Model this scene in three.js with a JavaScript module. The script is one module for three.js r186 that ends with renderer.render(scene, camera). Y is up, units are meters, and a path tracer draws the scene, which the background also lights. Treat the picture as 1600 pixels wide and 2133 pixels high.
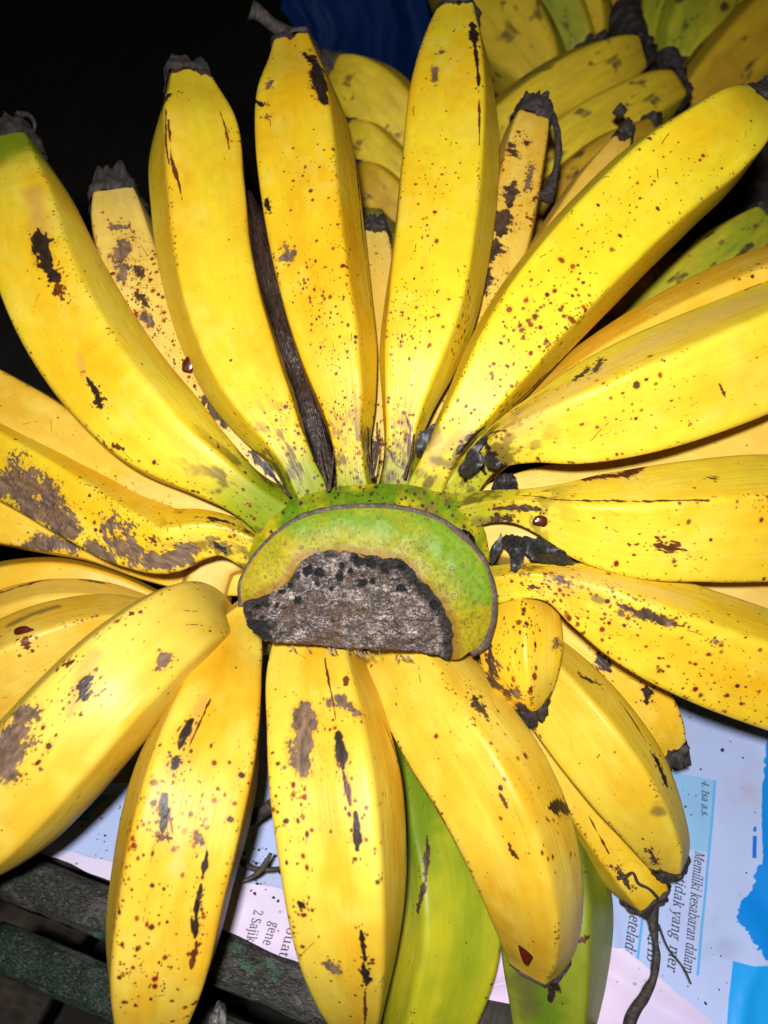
import * as THREE from 'three';
import { mergeGeometries } from 'three/addons/utils/BufferGeometryUtils.js';

// ---------------------------------------------------------------- camera, light, exposure
const PITCH = 55 * Math.PI / 180, FOV = 67, CAM_H = 0.36;
const scene = new THREE.Scene();
scene.background = new THREE.Color(0x000000);
const camera = new THREE.PerspectiveCamera(FOV, 768 / 1024, 0.01, 20);
const EYE = new THREE.Vector3(0, CAM_H, 0);
const FWD = new THREE.Vector3(0, -Math.sin(PITCH), -Math.cos(PITCH));
const RIGHT = new THREE.Vector3(1, 0, 0);
const UP = new THREE.Vector3(0, Math.cos(PITCH), -Math.sin(PITCH));
camera.position.copy(EYE);
camera.up.set(0, 1, 0);
camera.lookAt(EYE.clone().add(FWD));
camera.focus = 0.285;
camera.userData.fStop = 11;
const renderer = new THREE.WebGLRenderer({ antialias: true });
renderer.toneMapping = THREE.LinearToneMapping;
renderer.toneMappingExposure = 1;
renderer.shadowMap.enabled = true;

// the phone's flash, above and a little left of the lens
const FLASH = EYE.clone().addScaledVector(RIGHT, -0.014).addScaledVector(UP, 0.034).addScaledVector(FWD, -0.06);
const flash = new THREE.PointLight(0xfffdfa, 0.76, 0, 2);
flash.position.copy(FLASH);
flash.castShadow = true;
flash.shadow.radius = 0.45;
scene.add(flash);

// ---------------------------------------------------------------- pixels to positions
const F = 1066.5 / Math.tan(FOV * Math.PI / 360);
const at = (x, y, d) => EYE.clone().addScaledVector(FWD, d).addScaledVector(RIGHT, (x - 800) / F * d).addScaledVector(UP, -(y - 1066.5) / F * d);
const onPlane = (x, y, h = 0) => { const p = at(x, y, 1).sub(EYE); return EYE.clone().addScaledVector(p, (h - CAM_H) / p.y); };
const toPixel = (p) => { const q = p.clone().sub(EYE), d = q.dot(FWD); return [800 + q.dot(RIGHT) / d * F, 1066.5 - q.dot(UP) / d * F]; };

// ---------------------------------------------------------------- small tools
function rng(seed) { let s = seed >>> 0; return () => { s = (s + 0x6D2B79F5) >>> 0; let t = s; t = Math.imul(t ^ (t >>> 15), t | 1); t ^= t + Math.imul(t ^ (t >>> 7), t | 61); return ((t ^ (t >>> 14)) >>> 0) / 4294967296; }; }
function hash(x, y, z) { let h = Math.imul(x, 374761393) ^ Math.imul(y, 668265263) ^ Math.imul(z, 1274126177); h = Math.imul(h ^ (h >>> 13), 1103515245); return ((h ^ (h >>> 16)) >>> 0) / 4294967296; }
function noise(x, y, z) {                    // value noise 0..1
  const xi = Math.floor(x), yi = Math.floor(y), zi = Math.floor(z);
  let u = x - xi, v = y - yi, w = z - zi;
  u = u * u * (3 - 2 * u); v = v * v * (3 - 2 * v); w = w * w * (3 - 2 * w);
  const a = hash(xi, yi, zi), b = hash(xi + 1, yi, zi), c = hash(xi, yi + 1, zi), d = hash(xi + 1, yi + 1, zi);
  const e = hash(xi, yi, zi + 1), f = hash(xi + 1, yi, zi + 1), g = hash(xi, yi + 1, zi + 1), h = hash(xi + 1, yi + 1, zi + 1);
  const l = a + (b - a) * u + (c - a + (a - b - c + d) * u) * v, m = e + (f - e) * u + (g - e + (e - f - g + h) * u) * v;
  return l + (m - l) * w;
}
const fbm = (x, y, z) => noise(x, y, z) * 0.55 + noise(x * 2.1 + 7, y * 2.1, z * 2.1 + 3) * 0.28 + noise(x * 4.3, y * 4.3 + 5, z * 4.3) * 0.17;
const clamp = (x, a = 0, b = 1) => x < a ? a : x > b ? b : x;
const smooth = (a, b, x) => { const t = clamp((x - a) / (b - a)); return t * t * (3 - 2 * t); };
const mix = (a, b, t) => a + (b - a) * t;
const used = {};
const numbered = (n) => { used[n] = (used[n] ?? -1) + 1; return used[n] ? `${n}_${String(used[n]).padStart(3, '0')}` : n; };
function thing(name, label, category, group) {
  const g = new THREE.Group(); g.name = numbered(name); g.userData = { label, category };
  if (group) g.userData.group = group;
  scene.add(g); return g;
}
function mesh(name, geo, mat, parent, label) {
  const m = new THREE.Mesh(geo, mat); m.name = name; m.castShadow = m.receiveShadow = true;
  if (label) m.userData.label = label;
  parent.add(m); return m;
}
function tag(m, label, category, kind) { m.userData = { label, category }; if (kind) m.userData.kind = kind; return m; }
function dataTexture(w, h, rgb, srgb) {
  const a = new Uint8Array(w * h * 4);
  for (let i = 0; i < w * h; i++) { a[i * 4] = clamp(rgb[i * 3], 0, 255); a[i * 4 + 1] = clamp(rgb[i * 3 + 1], 0, 255); a[i * 4 + 2] = clamp(rgb[i * 3 + 2], 0, 255); a[i * 4 + 3] = 255; }
  const t = new THREE.DataTexture(a, w, h); t.magFilter = t.minFilter = THREE.LinearFilter;
  t.wrapS = THREE.RepeatWrapping; t.wrapT = THREE.ClampToEdgeWrapping;
  if (srgb) t.colorSpace = THREE.SRGBColorSpace;
  t.needsUpdate = true; return t;
}
function geometry(pos, uv, idx, col) {
  const g = new THREE.BufferGeometry();
  g.setAttribute('position', new THREE.Float32BufferAttribute(pos, 3));
  if (uv) g.setAttribute('uv', new THREE.Float32BufferAttribute(uv, 2));
  if (col) g.setAttribute('color', new THREE.Float32BufferAttribute(col, 3));
  g.setIndex(idx); g.computeVertexNormals(); return g;
}
const lin = (c) => c.map((v) => { v /= 255; return v <= 0.04045 ? v / 12.92 : ((v + 0.055) / 1.055) ** 2.4; });

// spline through rows of numbers, spaced by the distance of their first three
function spline(rows) {
  const t = [0];
  for (let i = 1; i < rows.length; i++) t.push(t[i - 1] + Math.max(1e-5, Math.hypot(rows[i][0] - rows[i - 1][0], rows[i][1] - rows[i - 1][1], rows[i][2] - rows[i - 1][2])));
  const n = rows.length, L = t[n - 1];
  const slope = (i, k) => i === 0 ? (rows[1][k] - rows[0][k]) / (t[1] - t[0]) : i === n - 1 ? (rows[n - 1][k] - rows[n - 2][k]) / (t[n - 1] - t[n - 2]) :
    ((rows[i][k] - rows[i - 1][k]) / (t[i] - t[i - 1]) * (t[i + 1] - t[i]) + (rows[i + 1][k] - rows[i][k]) / (t[i + 1] - t[i]) * (t[i] - t[i - 1])) / (t[i + 1] - t[i - 1]);
  const fn = (v) => {
    const s = clamp(v) * L; let i = 0; while (i < n - 2 && t[i + 1] < s) i++;
    const h = t[i + 1] - t[i], u = (s - t[i]) / h, u2 = u * u, u3 = u2 * u;
    return rows[0].map((_, k) => (2 * u3 - 3 * u2 + 1) * rows[i][k] + (u3 - 2 * u2 + u) * h * slope(i, k) + (-2 * u3 + 3 * u2) * rows[i + 1][k] + (u3 - u2) * h * slope(i + 1, k));
  };
  fn.L = L; return fn;
}

// ---------------------------------------------------------------- dried black matter
const charMat = new THREE.MeshStandardMaterial({ vertexColors: true, roughness: 0.8 });
const bractMat = new THREE.MeshStandardMaterial({ vertexColors: true, roughness: 0.5 });
const tarMat = new THREE.MeshPhysicalMaterial({ color: 0x0b0a0a, roughness: 0.28, clearcoat: 0.5, clearcoatRoughness: 0.2 });
const sapMat = new THREE.MeshPhysicalMaterial({ color: 0x4a1606, roughness: 0.3, clearcoat: 0.4, clearcoatRoughness: 0.2 });
const CHAR_A = lin([30, 26, 25]), CHAR_B = lin([98, 85, 78]);
function charColour(p, k, col, a = CHAR_A, b = CHAR_B) {
  const n = clamp((fbm(p.x * 900 + k, p.y * 900, p.z * 900) * 0.6 + noise(p.x * 2600, p.y * 2600, p.z * 2600 + k) * 0.4 - 0.3) * 1.9);
  for (let c = 0; c < 3; c++) col.push(mix(a[c], b[c], n * n));
}
// a tapering rough tube through pixel points [x, y, width in pixels, depth]
function strandGeo(points, seed = 0, rough = 0.18, a, b, flat = 1) {
  const S = spline(points.map(([x, y, w, d]) => [...at(x, y, d).toArray(), w / 2 * d / F]));
  const n = Math.max(10, Math.round(S.L / 0.0007)), m = 10, pos = [], col = [], idx = [];
  for (let i = 0; i <= n; i++) {
    const v = i / n, q = S(v), p = new THREE.Vector3(...q), q2 = S(Math.min(1, v + 0.01)), q1 = S(Math.max(0, v - 0.01));
    const T = new THREE.Vector3(q2[0] - q1[0], q2[1] - q1[1], q2[2] - q1[2]).normalize();
    const B = new THREE.Vector3().crossVectors(T, EYE.clone().sub(p)).normalize(), N = new THREE.Vector3().crossVectors(B, T);
    for (let j = 0; j < m; j++) {
      const th = j / m * Math.PI * 2;
      let r = Math.max(2e-5, q[3]) * (1 + rough * 2 * (noise(Math.cos(th) * 2 + seed * 9, Math.sin(th) * 2, v * S.L * 260) - 0.5));
      const w = p.clone().addScaledVector(B, Math.cos(th) * r).addScaledVector(N, Math.sin(th) * r * flat);
      pos.push(w.x, w.y, w.z); charColour(w, seed, col, a, b);
      if (i < n) { const k = i * m + j, k2 = i * m + (j + 1) % m; idx.push(k, k2, k + m, k2, k2 + m, k + m); }
    }
  }
  for (const [row, flip] of [[0, 1], [n, 0]]) {
    const c = pos.length / 3, q = S(row / n); pos.push(q[0], q[1], q[2]); charColour(new THREE.Vector3(...q), seed, col, a, b);
    for (let j = 0; j < m; j++) { const k = row * m + j, k2 = row * m + (j + 1) % m; flip ? idx.push(c, k2, k) : idx.push(c, k, k2); }
  }
  return geometry(pos, null, idx, col);
}
const strand = (name, points, parent, seed, rough, a, b, flat) => mesh(name, strandGeo(points, seed, rough, a, b, flat), charMat, parent);

// a solid pad with a given outline (pixels): front face at depth dFn(x, y, t), a back face behind it
function padGeo(outline, depth, thick, { centre, rings = 24, around = 160, wobble = 0, seed = 0, colour, uvBox } = {}) {
  const n = outline.length;
  const cx = centre ? centre[0] : outline.reduce((s, p) => s + p[0], 0) / n, cy = centre ? centre[1] : outline.reduce((s, p) => s + p[1], 0) / n;
  const closed = [...outline, outline[0], outline[1], outline[2]];
  const edge = (u) => {                                         // closed Catmull-Rom
    const k = u * n, i = Math.floor(k) % n, f = k - Math.floor(k), p0 = outline[(i + n - 1) % n], p1 = closed[i], p2 = closed[i + 1], p3 = closed[i + 2];
    return [0, 1].map((c) => 0.5 * (2 * p1[c] + (p2[c] - p0[c]) * f + (2 * p0[c] - 5 * p1[c] + 4 * p2[c] - p3[c]) * f * f + (3 * p1[c] - p0[c] - 3 * p2[c] + p3[c]) * f * f * f));
  };
  const pos = [], uv = [], col = [], idx = [], dm = depth(cx, cy, 0);
  for (let side = 0; side < 2; side++) for (let i = 0; i <= rings; i++) for (let j = 0; j <= around; j++) {
    const t = i / rings, [ex, ey] = edge((j % around) / around), w = 1 + wobble * 2 * ((noise(ex * 0.05 + seed, ey * 0.05, seed) * 0.6 + noise(ex * 0.16 + seed, ey * 0.16, seed) * 0.4) - 0.5);
    const x = cx + (ex - cx) * t * w, y = cy + (ey - cy) * t * w;
    let d = depth(x, y, t); if (side) d = d + thick * Math.sqrt(Math.max(0, 1 - t ** 4)) + 0.0002;
    const p = at(x, y, dm).addScaledVector(FWD, d - dm);
    pos.push(p.x, p.y, p.z);
    if (uvBox) uv.push((x - uvBox[0]) / (uvBox[2] - uvBox[0]), (uvBox[3] - y) / (uvBox[3] - uvBox[1]));
    if (colour) colour(p, x, y, t, col);
    if (i < rings && j < around) {
      const a = side * (rings + 1) * (around + 1) + i * (around + 1) + j, b = a + 1, c = a + around + 1, e = c + 1;
      side ? idx.push(a, b, c, b, e, c) : idx.push(a, c, b, b, c, e);
    }
  }
  const o = (rings + 1) * (around + 1);
  for (let j = 0; j < around; j++) { const a = rings * (around + 1) + j; idx.push(a, a + o, a + 1, a + 1, a + o, a + o + 1); }
  return geometry(pos, uvBox ? uv : null, idx, colour ? col : null);
}
const shrink = (o, f) => { const n = o.length, x = o.reduce((a, p) => a + p[0], 0) / n, y = o.reduce((a, p) => a + p[1], 0) / n; return o.map((p) => [x + (p[0] - x) * f, y + (p[1] - y) * f]); };
const bract = (outline, d, parent, seed, amp = 0.004, name = 'dried_bract') => mesh(name, padGeo(shrink(outline, seed === 4 || seed === 5 ? 1.06 : 0.85), (x, y) => d + (noise(x * 0.028 + seed, y * 0.028, seed) - 0.5) * amp * 1.6 - (0.5 - Math.abs(noise(x * 0.04 + seed, y * 0.016, 5) - 0.5)) * amp * 0.8 + (noise(x * 0.11, y * 0.07, seed) - 0.5) * amp * 0.18, 0.0004,
  { rings: 22, around: 130, wobble: 0.2, seed, colour: (p, x, y, t, col) => charColour(p, seed, col, lin([24, 23, 24]), lin([74, 70, 70])) }), bractMat, parent);

// ---------------------------------------------------------------- bananas
const YEL = [242, 221, 50], ORA = [240, 194, 28], PALE = [244, 230, 120], GRN = [116, 148, 22], LEM = [243, 226, 64];
const MARK = { scab: [120, 100, 92], black: [40, 31, 30], brown: [92, 48, 24], red: [104, 22, 10], ochre: [190, 140, 40], green: [92, 132, 26], pale: [236, 206, 130], tan: [214, 170, 90], bark: [74, 58, 50], grey: [98, 88, 62] };
const MAIN_TEX = [576, 704], SMALL_TEX = [256, 320];
const crossSection = (facets, p, soft) => { // radius of a rounded polygon
  const raw = (th) => { let s = 0; for (const [a, w] of facets) { const c = Math.cos(th - a) / w; if (c > 0) s += c ** p; } return 1 / s ** (1 / p); };
  let m = 0; for (let i = 0; i < 72; i++) m += raw(i / 72 * 2 * Math.PI); m /= 72;
  return (th) => mix(1, raw(th) / m, soft);
};
let bananaCount = 0;
function banana(parent, o) {
  const seed = ++bananaCount * 17.3, rand = rng(bananaCount * 7919);
  const S0 = spline(o.pts.map(([x, y, w, d]) => [...at(x, y, d).toArray(), w / 2 * d / F])), L = S0.L;
  const S = (v) => { const q = S0(v); q[3] *= 0.965 * (o.green ? mix(0.9, 1, smooth(0.1, 0.34, v)) * (1 + 0.3 * smooth(0.15, 0.02, v)) : 1); return q; }; S.L = L;
  const turn = (o.turn ?? 0) * Math.PI / 180;
  const facets = (o.facets ?? [90, 12, 168, -52, 232]).map((a) => [a * Math.PI / 180 + turn, 1]);
  const cs = crossSection(facets, o.sharp ?? 26, o.angular ?? 0.96);
  const ring = (v) => {
    const q = S(v), p = new THREE.Vector3(q[0], q[1], q[2]), q2 = S(Math.min(1, v + 0.012)), q1 = S(Math.max(0, v - 0.012));
    const T = new THREE.Vector3(q2[0] - q1[0], q2[1] - q1[1], q2[2] - q1[2]).normalize();
    const B = new THREE.Vector3().crossVectors(T, EYE.clone().sub(p)).normalize(), N = new THREE.Vector3().crossVectors(B, T);
    return { p, T, B, N, r: Math.max(0.0004, q[3]) };
  };
  const surf = (R, th, v) => {
    const r = R.r * cs(th) * (1 + 0.035 * (noise(Math.cos(th) * 0.9 + seed, Math.sin(th) * 0.9, v * 5) - 0.5));
    return R.p.clone().addScaledVector(R.B, Math.cos(th) * r).addScaledVector(R.N, Math.sin(th) * r);
  };
  const nv = o.small ? 40 : 84, nu = o.small ? 48 : 104, pos = [], uv = [], idx = [];
  for (let i = 0; i <= nv; i++) { const R = ring(i / nv); for (let j = 0; j <= nu; j++) {
    const th = -Math.PI / 2 + j / nu * 2 * Math.PI, p = surf(R, th, i / nv); pos.push(p.x, p.y, p.z); uv.push(j / nu, i / nv);
    if (i < nv && j < nu) { const a = i * (nu + 1) + j, b = a + 1, c = a + nu + 1; idx.push(a, b, c, b, c + 1, c); }
  } }
  for (const [row, v] of [[0, 0], [nv, 1]]) { const R = ring(v), c = pos.length / 3; pos.push(R.p.x, R.p.y, R.p.z); uv.push(0.5, v); for (let j = 0; j < nu; j++) { const a = row * (nu + 1) + j; v ? idx.push(a, a + 1, c) : idx.push(a + 1, a, c); } }
  const geo = geometry(pos, uv, idx);
  // close the seam's normals
  const nn = geo.attributes.normal; for (let i = 0; i <= nv; i++) { const a = i * (nu + 1), b = a + nu; const x = nn.getX(a) + nn.getX(b), y = nn.getY(a) + nn.getY(b), z = nn.getZ(a) + nn.getZ(b), l = Math.hypot(x, y, z) || 1; nn.setXYZ(a, x / l, y / l, z / l); nn.setXYZ(b, x / l, y / l, z / l); }
  const mat = o.mat ?? skin(o, { S, L, ring, surf, seed, rand, facets });
  const m = mesh('banana', geo, mat, parent, o.label);
  // blossom end
  if (o.tip !== false) {
    const R = ring(1), tl = (o.tip ?? 1) * (o.tip < .3 ? 1 : 1.3) * R.r, tp = [], tc = [], ti = [], nr = 9, na = 56;
    for (let i = 0; i <= nr; i++) for (let j = 0; j < na; j++) {
      const t = i / nr, th = j / na * 2 * Math.PI, jag = noise(Math.cos(th) * 3 + seed, Math.sin(th) * 3, 4);
      const rad = R.r * [1.06, 1.12, 1.11, 1.04, 0.97, 0.91, 0.87, 0.8, 0.56, 0.04][i] * cs(th) * (1 + 0.3 * (noise(Math.cos(th) * 3, Math.sin(th) * 3 + seed, t * 4) - 0.5));
      const h = -0.16 * R.r + Math.min(t, 0.8) * tl * (0.75 + 0.7 * jag) - (t > 0.8 ? (t - 0.8) * tl * 1.2 * jag : 0) - (i === 0 ? 0.1 * R.r * jag : 0) + (i > 4 && i < 9 ? tl * 0.9 * Math.max(0, noise(Math.cos(th) * 5 + seed * 2, Math.sin(th) * 5, 9) - 0.5) * (i - 4) / 4 : 0);
      const p = R.p.clone().addScaledVector(R.T, h).addScaledVector(R.B, Math.cos(th) * rad).addScaledVector(R.N, Math.sin(th) * rad);
      tp.push(p.x, p.y, p.z); charColour(p, seed, tc, o.tipA, o.tipB);
      if (i < nr) { const a = i * na + j, b = i * na + (j + 1) % na; ti.push(a, b, a + na, b, b + na, a + na); }
    }
    mesh('blossom_end', geometry(tp, null, ti, tc), charMat, m);
  }
  for (const s of o.styles ?? []) strand('dried_style', s, m, seed);
  for (const [x, y, rx, ry, ang, d] of o.sap ?? []) {
    const out = []; for (let k = 0; k < 14; k++) { const a = k / 14 * 2 * Math.PI, c = Math.cos(ang), s = Math.sin(ang), wob = 0.7 + 0.6 * noise(Math.cos(a) * 1.6 + x, Math.sin(a) * 1.6 + y, 1), X = Math.cos(a) * rx * wob, Y = Math.sin(a) * ry * wob; out.push([x + X * c - Y * s, y + X * s + Y * c]); }
    mesh('sap_drop', padGeo(out, (px, py, t) => d - 0.0008 * Math.sqrt(Math.max(0, 1 - t * t)), 0.001, { rings: 8, around: 40 }), sapMat, m);
  }
  return m;
}

function skin(o, { S, L, ring, surf, seed, rand, facets }) {
  const [W, H] = o.small ? SMALL_TEX : MAIN_TEX, rgb = new Float32Array(W * H * 3), bmp = new Float32Array(W * H).fill(128);
  const base = o.base ?? YEL, second = o.second ?? ORA, green = o.green ?? 0, neckLen = o.neck ?? 0.03;
  const rad = new Float32Array(H); for (let j = 0; j < H; j++) rad[j] = Math.max(0.0004, S(j / (H - 1))[3]);
  for (let j = 0; j < H; j++) {
    const v = j / (H - 1), s = v * L, r = rad[j];
    for (let i = 0; i < W; i++) {
      const th = -Math.PI / 2 + i / W * 2 * Math.PI, c = Math.cos(th), sn = Math.sin(th), k = (j * W + i) * 3;
      const x = c * r, y = sn * r;
      const n1 = fbm(x * 60 + seed, y * 60, s * 42), n2 = noise(c * 7 + seed, sn * 7, s * 45 + 5), n3 = noise(x * 420, y * 420 + seed, s * 300), n4 = noise(c * 26 + seed, sn * 26, s * 90);
      const band = noise(c * 1.7 + seed * 3, sn * 1.7, s * 9) - 0.5, tt = clamp((n1 - 0.36) * 1.7 + (n2 - 0.5) * 0.3 + band * 1.7);
      const p1 = smooth(0.42, 0.85, noise(x * 120 + 3, y * 120 + seed, s * 80) * 0.6 + noise(x * 310, y * 310 + seed, s * 230) * 0.4) * (o.paleness ?? 0.45);
      const g = green * smooth(neckLen * (0.5 + 1.2 * n1), 0, s - 0.024) + (o.tipGreen ? smooth(0.036, 0.016, L - s - 0.02 * (n1 - 0.5)) * o.tipGreen : 0);
      const dirt = green ? smooth(0.5, 0.66, fbm(x * 230 + 5, y * 230 + seed, s * 150)) * smooth(0.062, 0.032, s) * 0.75 : 0;
      const f = 1 + (n3 - 0.5) * 0.05 + (n4 - 0.5) * 0.025;
      for (let q = 0; q < 3; q++) { let cc = mix(base[q], second[q], tt); cc = mix(cc, PALE[q], p1); cc = mix(cc, GRN[q], clamp(g)); cc = mix(cc, [92, 80, 30][q], dirt); rgb[k + q] = cc * f; }
      if (o.fibrous) { const fb = noise(c * 14 + seed, sn * 14, s * 330) * 0.6 + noise(x * 1500, y * 1500, s * 900) * 0.4, f2 = 0.45 + 1.1 * fb; for (let q = 0; q < 3; q++) rgb[k + q] *= f2; bmp[j * W + i] = 60 + 150 * fb; continue; }
      bmp[j * W + i] = 128 + (n4 - 0.5) * 16 + (n3 - 0.5) * 12 + (n2 - 0.5) * 14;
    }
  }
  // photograph pixels -> the skin's own (u, v): nearest point of the near side
  let table = null;
  const locate = (px, py) => {
    if (!table) { table = []; for (let j = 0; j <= 180; j++) { const R = ring(j / 180); for (let i = 0; i <= 120; i++) { const u = 0.2 + i / 120 * 0.6, th = -Math.PI / 2 + u * 2 * Math.PI, q = toPixel(surf(R, th, j / 180)); table.push([q[0], q[1], u, j / 180]); } } }
    let best = null, bd = 1e9; for (const t of table) { const d = (t[0] - px) ** 2 + (t[1] - py) ** 2 + (t[2] - 0.5) ** 2 * 60; if (d < bd) { bd = d; best = t; } }
    return [best[2], best[3]];
  };
  const put = (i, j, col, a, bump) => {
    i = ((i % W) + W) % W; if (j < 0 || j >= H) return; const k = (j * W + i) * 3;
    for (let q = 0; q < 3; q++) rgb[k + q] = mix(rgb[k + q], col[q], a);
    if (bump) bmp[j * W + i] += bump * a;
  };
  const SOFT = { ochre: .7, pale: .6, tan: .65, green: .75, grey: .6 };
  const stroke = (kind, w, ragged, pts) => {                   // w: half width in metres; strokes swell and taper, edges follow the skin's fibres
    const col = MARK[kind], uvs = pts.map(([x, y]) => locate(x, y)), solid = uvs.length === 1; if (solid) uvs.push([uvs[0][0], uvs[0][1] + 1e-4]);
    const soft = SOFT[kind], blob = kind === 'scab' || kind === 'bark' || soft, ext = w * 2.3, cum = [0], key = pts[0][0] * 0.37;
    for (let a = 0; a < uvs.length - 1; a++) cum.push(cum[a] + Math.hypot((uvs[a + 1][0] - uvs[a][0]) * 6.283 * rad[Math.min(H - 1, Math.floor(uvs[a][1] * H))], (uvs[a + 1][1] - uvs[a][1]) * L) + 1e-6);
    const vmin = Math.min(...uvs.map((q) => q[1])), vmax = Math.max(...uvs.map((q) => q[1])), umin = Math.min(...uvs.map((q) => q[0])), umax = Math.max(...uvs.map((q) => q[0]));
    for (let j = Math.max(0, Math.floor((vmin - ext / L) * H)); j <= Math.min(H - 1, Math.ceil((vmax + ext / L) * H)); j++) {
      const C = 2 * Math.PI * rad[j];
      for (let i = Math.floor((umin - ext / C) * W); i <= Math.ceil((umax + ext / C) * W); i++) {
        let d = 1e9, along = 0;
        for (let a = 0; a < uvs.length - 1; a++) {
          const X = (i / W - uvs[a][0]) * C, Y = (j / H - uvs[a][1]) * L, DX = (uvs[a + 1][0] - uvs[a][0]) * C, DY = (uvs[a + 1][1] - uvs[a][1]) * L, t = clamp((X * DX + Y * DY) / (DX * DX + DY * DY + 1e-12)), e = Math.hypot(X - t * DX, Y - t * DY);
          if (e < d) { d = e; along = (cum[a] + t * (cum[a + 1] - cum[a])) / cum[cum.length - 1]; }
        }
        if (d > ext) continue;
        const s = j / H * L, mx = i / W * C;
        const wv = w * ((blob && kind !== 'bark') || solid ? 0.75 + 0.5 * noise(along * 5 + key, 1, 3) : (0.3 + 0.9 * Math.sin(Math.PI * (0.06 + 0.88 * along)) ** 0.8) * (0.55 + 0.9 * noise(along * 7 + key, 2, 5)));
        const big = fbm(mx * (blob ? 340 : 420) + seed, s * (blob ? 340 : 190) + key, 3), fine = noise(mx * 1500, s * (blob ? 1300 : 520), seed);
        const val = 1 - d / wv + (soft ? (big - 0.5) * ragged : (big - 0.5) * ragged * (blob ? 3.2 : 2.7) + (fine - 0.5) * ragged * 1.4);
        const al = soft ? smooth(0, 0.9, val) * soft : smooth(0, 0.3, val); if (al <= 0) { if (!soft && val > -0.45) put(i, j, [176, 124, 44], 0.3 * smooth(-0.45, 0, val), 0); continue; }
        const tone = soft ? 1 : 0.72 + 0.5 * noise(mx * 800, s * 420 + seed, 9) + 0.2 * (fine - 0.5);
        put(i, j, col.map((q) => q * tone), al * (soft ? 1 : 0.95), kind === 'scab' ? 30 + 30 * (fine - 0.5) : kind === 'black' ? -8 + 20 * (fine - .5) : kind === 'bark' ? 60 * (noise(mx * 2200, s * 260, 2) - 0.4) : 0);
        if (!soft && val < 0.3 && kind !== 'brown') put(i, j, [112, 74, 34], 0.4 * al, 0);
      }
    }
  };
  const dot = (u, v, r, col, a) => {
    const j0 = Math.floor((v - r * 2 / L) * H), j1 = Math.ceil((v + r * 2 / L) * H), st = 0.7 + rand() * 0.7;
    for (let j = Math.max(0, j0); j <= Math.min(H - 1, j1); j++) { const C = 2 * Math.PI * rad[j], e = Math.ceil(r * 2.2 / C * W), ci = Math.round(u * W);
      for (let i = ci - e; i <= ci + e; i++) { const d = Math.hypot((i / W - u) * C * st, (j / H - v) * L) / r * (0.8 + 0.4 * noise(i * 0.6, j * 0.6, seed)), al = smooth(1.25, 0.7, d); if (al > 0) put(i, j, col, al * a, -14); else { const h = smooth(2, 1.1, d) * 0.22; if (h > 0) put(i, j, [206, 130, 20], h, 0); } } }
  };
  const dotColour = () => { const q = rand(); return q < 0.5 ? [92 + rand() * 40, 24 + rand() * 16, 8] : q < 0.8 ? [60, 38, 24] : [120, 78, 22]; };
  const nd = o.spots ?? 150;
  for (let k = 0; k < nd; k++) { const u = rand(), v = 0.03 + rand() * 0.92; if (noise(u * 9 + seed, v * 9, 1) + 0.2 * rand() < 0.45) continue; const z = rand(); dot(u, v, 0.00015 + 0.00044 * z ** 4 + 0.0001 * rand(), dotColour(), 0.55 + 0.45 * rand()); }
  if (green) for (let k = 0; k < 420 * green; k++) { const u = rand(), v = (0.012 + 0.042 * rand() ** 1.3) / L; if (noise(u * 7 + seed, v * 30, 4) < 0.38) continue; dot(u, v, 0.00015 + 0.00042 * rand() ** 3, rand() < 0.6 ? [58, 34, 24] : [84, 60, 40], 0.7 + 0.3 * rand()); }
  if (!o.fibrous && !o.small) {
    const fs = facets.map((q) => ((q[0] % 6.2832) + 6.2832) % 6.2832).sort((a, b) => a - b);
    for (let a = 0; a < fs.length; a++) {                        // brown wear along the ridges
      const th = (fs[a] + (a + 1 < fs.length ? fs[a + 1] : fs[0] + 6.2832)) / 2, u = (((th + Math.PI / 2) / 6.2832) % 1 + 1) % 1;
      for (let k = 0; k < 150; k++) { const v = 0.1 + 0.86 * rand(); if (noise(v * 11 + a * 5, seed, 2) < 0.5) continue; dot(u + (rand() - 0.5) * 0.018, v, 0.00014 + 0.0003 * rand() ** 2, rand() < 0.6 ? [112, 74, 34] : [70, 44, 28], 0.45 + 0.4 * rand()); }
    }
    for (let k = 0; k < 420; k++) dot(rand(), 0.03 + 0.94 * rand(), 0.00012 + 0.0001 * rand(), rand() < 0.5 ? [150, 104, 34] : [110, 70, 30], 0.35 + 0.4 * rand());
    for (let k = 0; k < 26; k++) {                               // thin scratches and scuffs
      const u0 = rand(), v0 = 0.08 + 0.84 * rand(), an = (rand() - 0.5) * 1.6, len = 0.002 + 0.008 * rand() ** 2, a = 0.25 + 0.5 * rand(), cc = rand() < 0.5 ? [120, 76, 34] : [176, 130, 60];
      for (let q = 0; q < 60; q++) { const t = q / 60 * len, bend = Math.sin(t * 400 + k) * 0.0003, v = v0 + Math.cos(an) * t / L, C = 2 * Math.PI * rad[clamp(Math.floor(v * H), 0, H - 1)]; if (noise(t * 900, k, seed) < 0.35) continue; put(Math.round((u0 + (Math.sin(an) * t + bend) / C) * W), Math.round(v * H), cc, a, -8); }
    }
  }
  for (const [x, y, r, n, big] of o.clusters ?? []) { const [u, v] = locate(x, y), R = r * S(v)[3] / S(v)[3]; const rr = R * (o.scale ?? 0.00019);
    for (let k = 0; k < n; k++) { const a = rand() * 6.283, q = Math.sqrt(rand()) * rr * 1.1; dot(u + Math.cos(a) * q * 0.75 / (2 * Math.PI * S(v)[3]), v + Math.sin(a) * q * 1.25 / L, (0.00016 + 0.0006 * rand() ** 4) * (big ?? 1), dotColour(), 0.65 + 0.35 * rand()); } }
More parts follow.
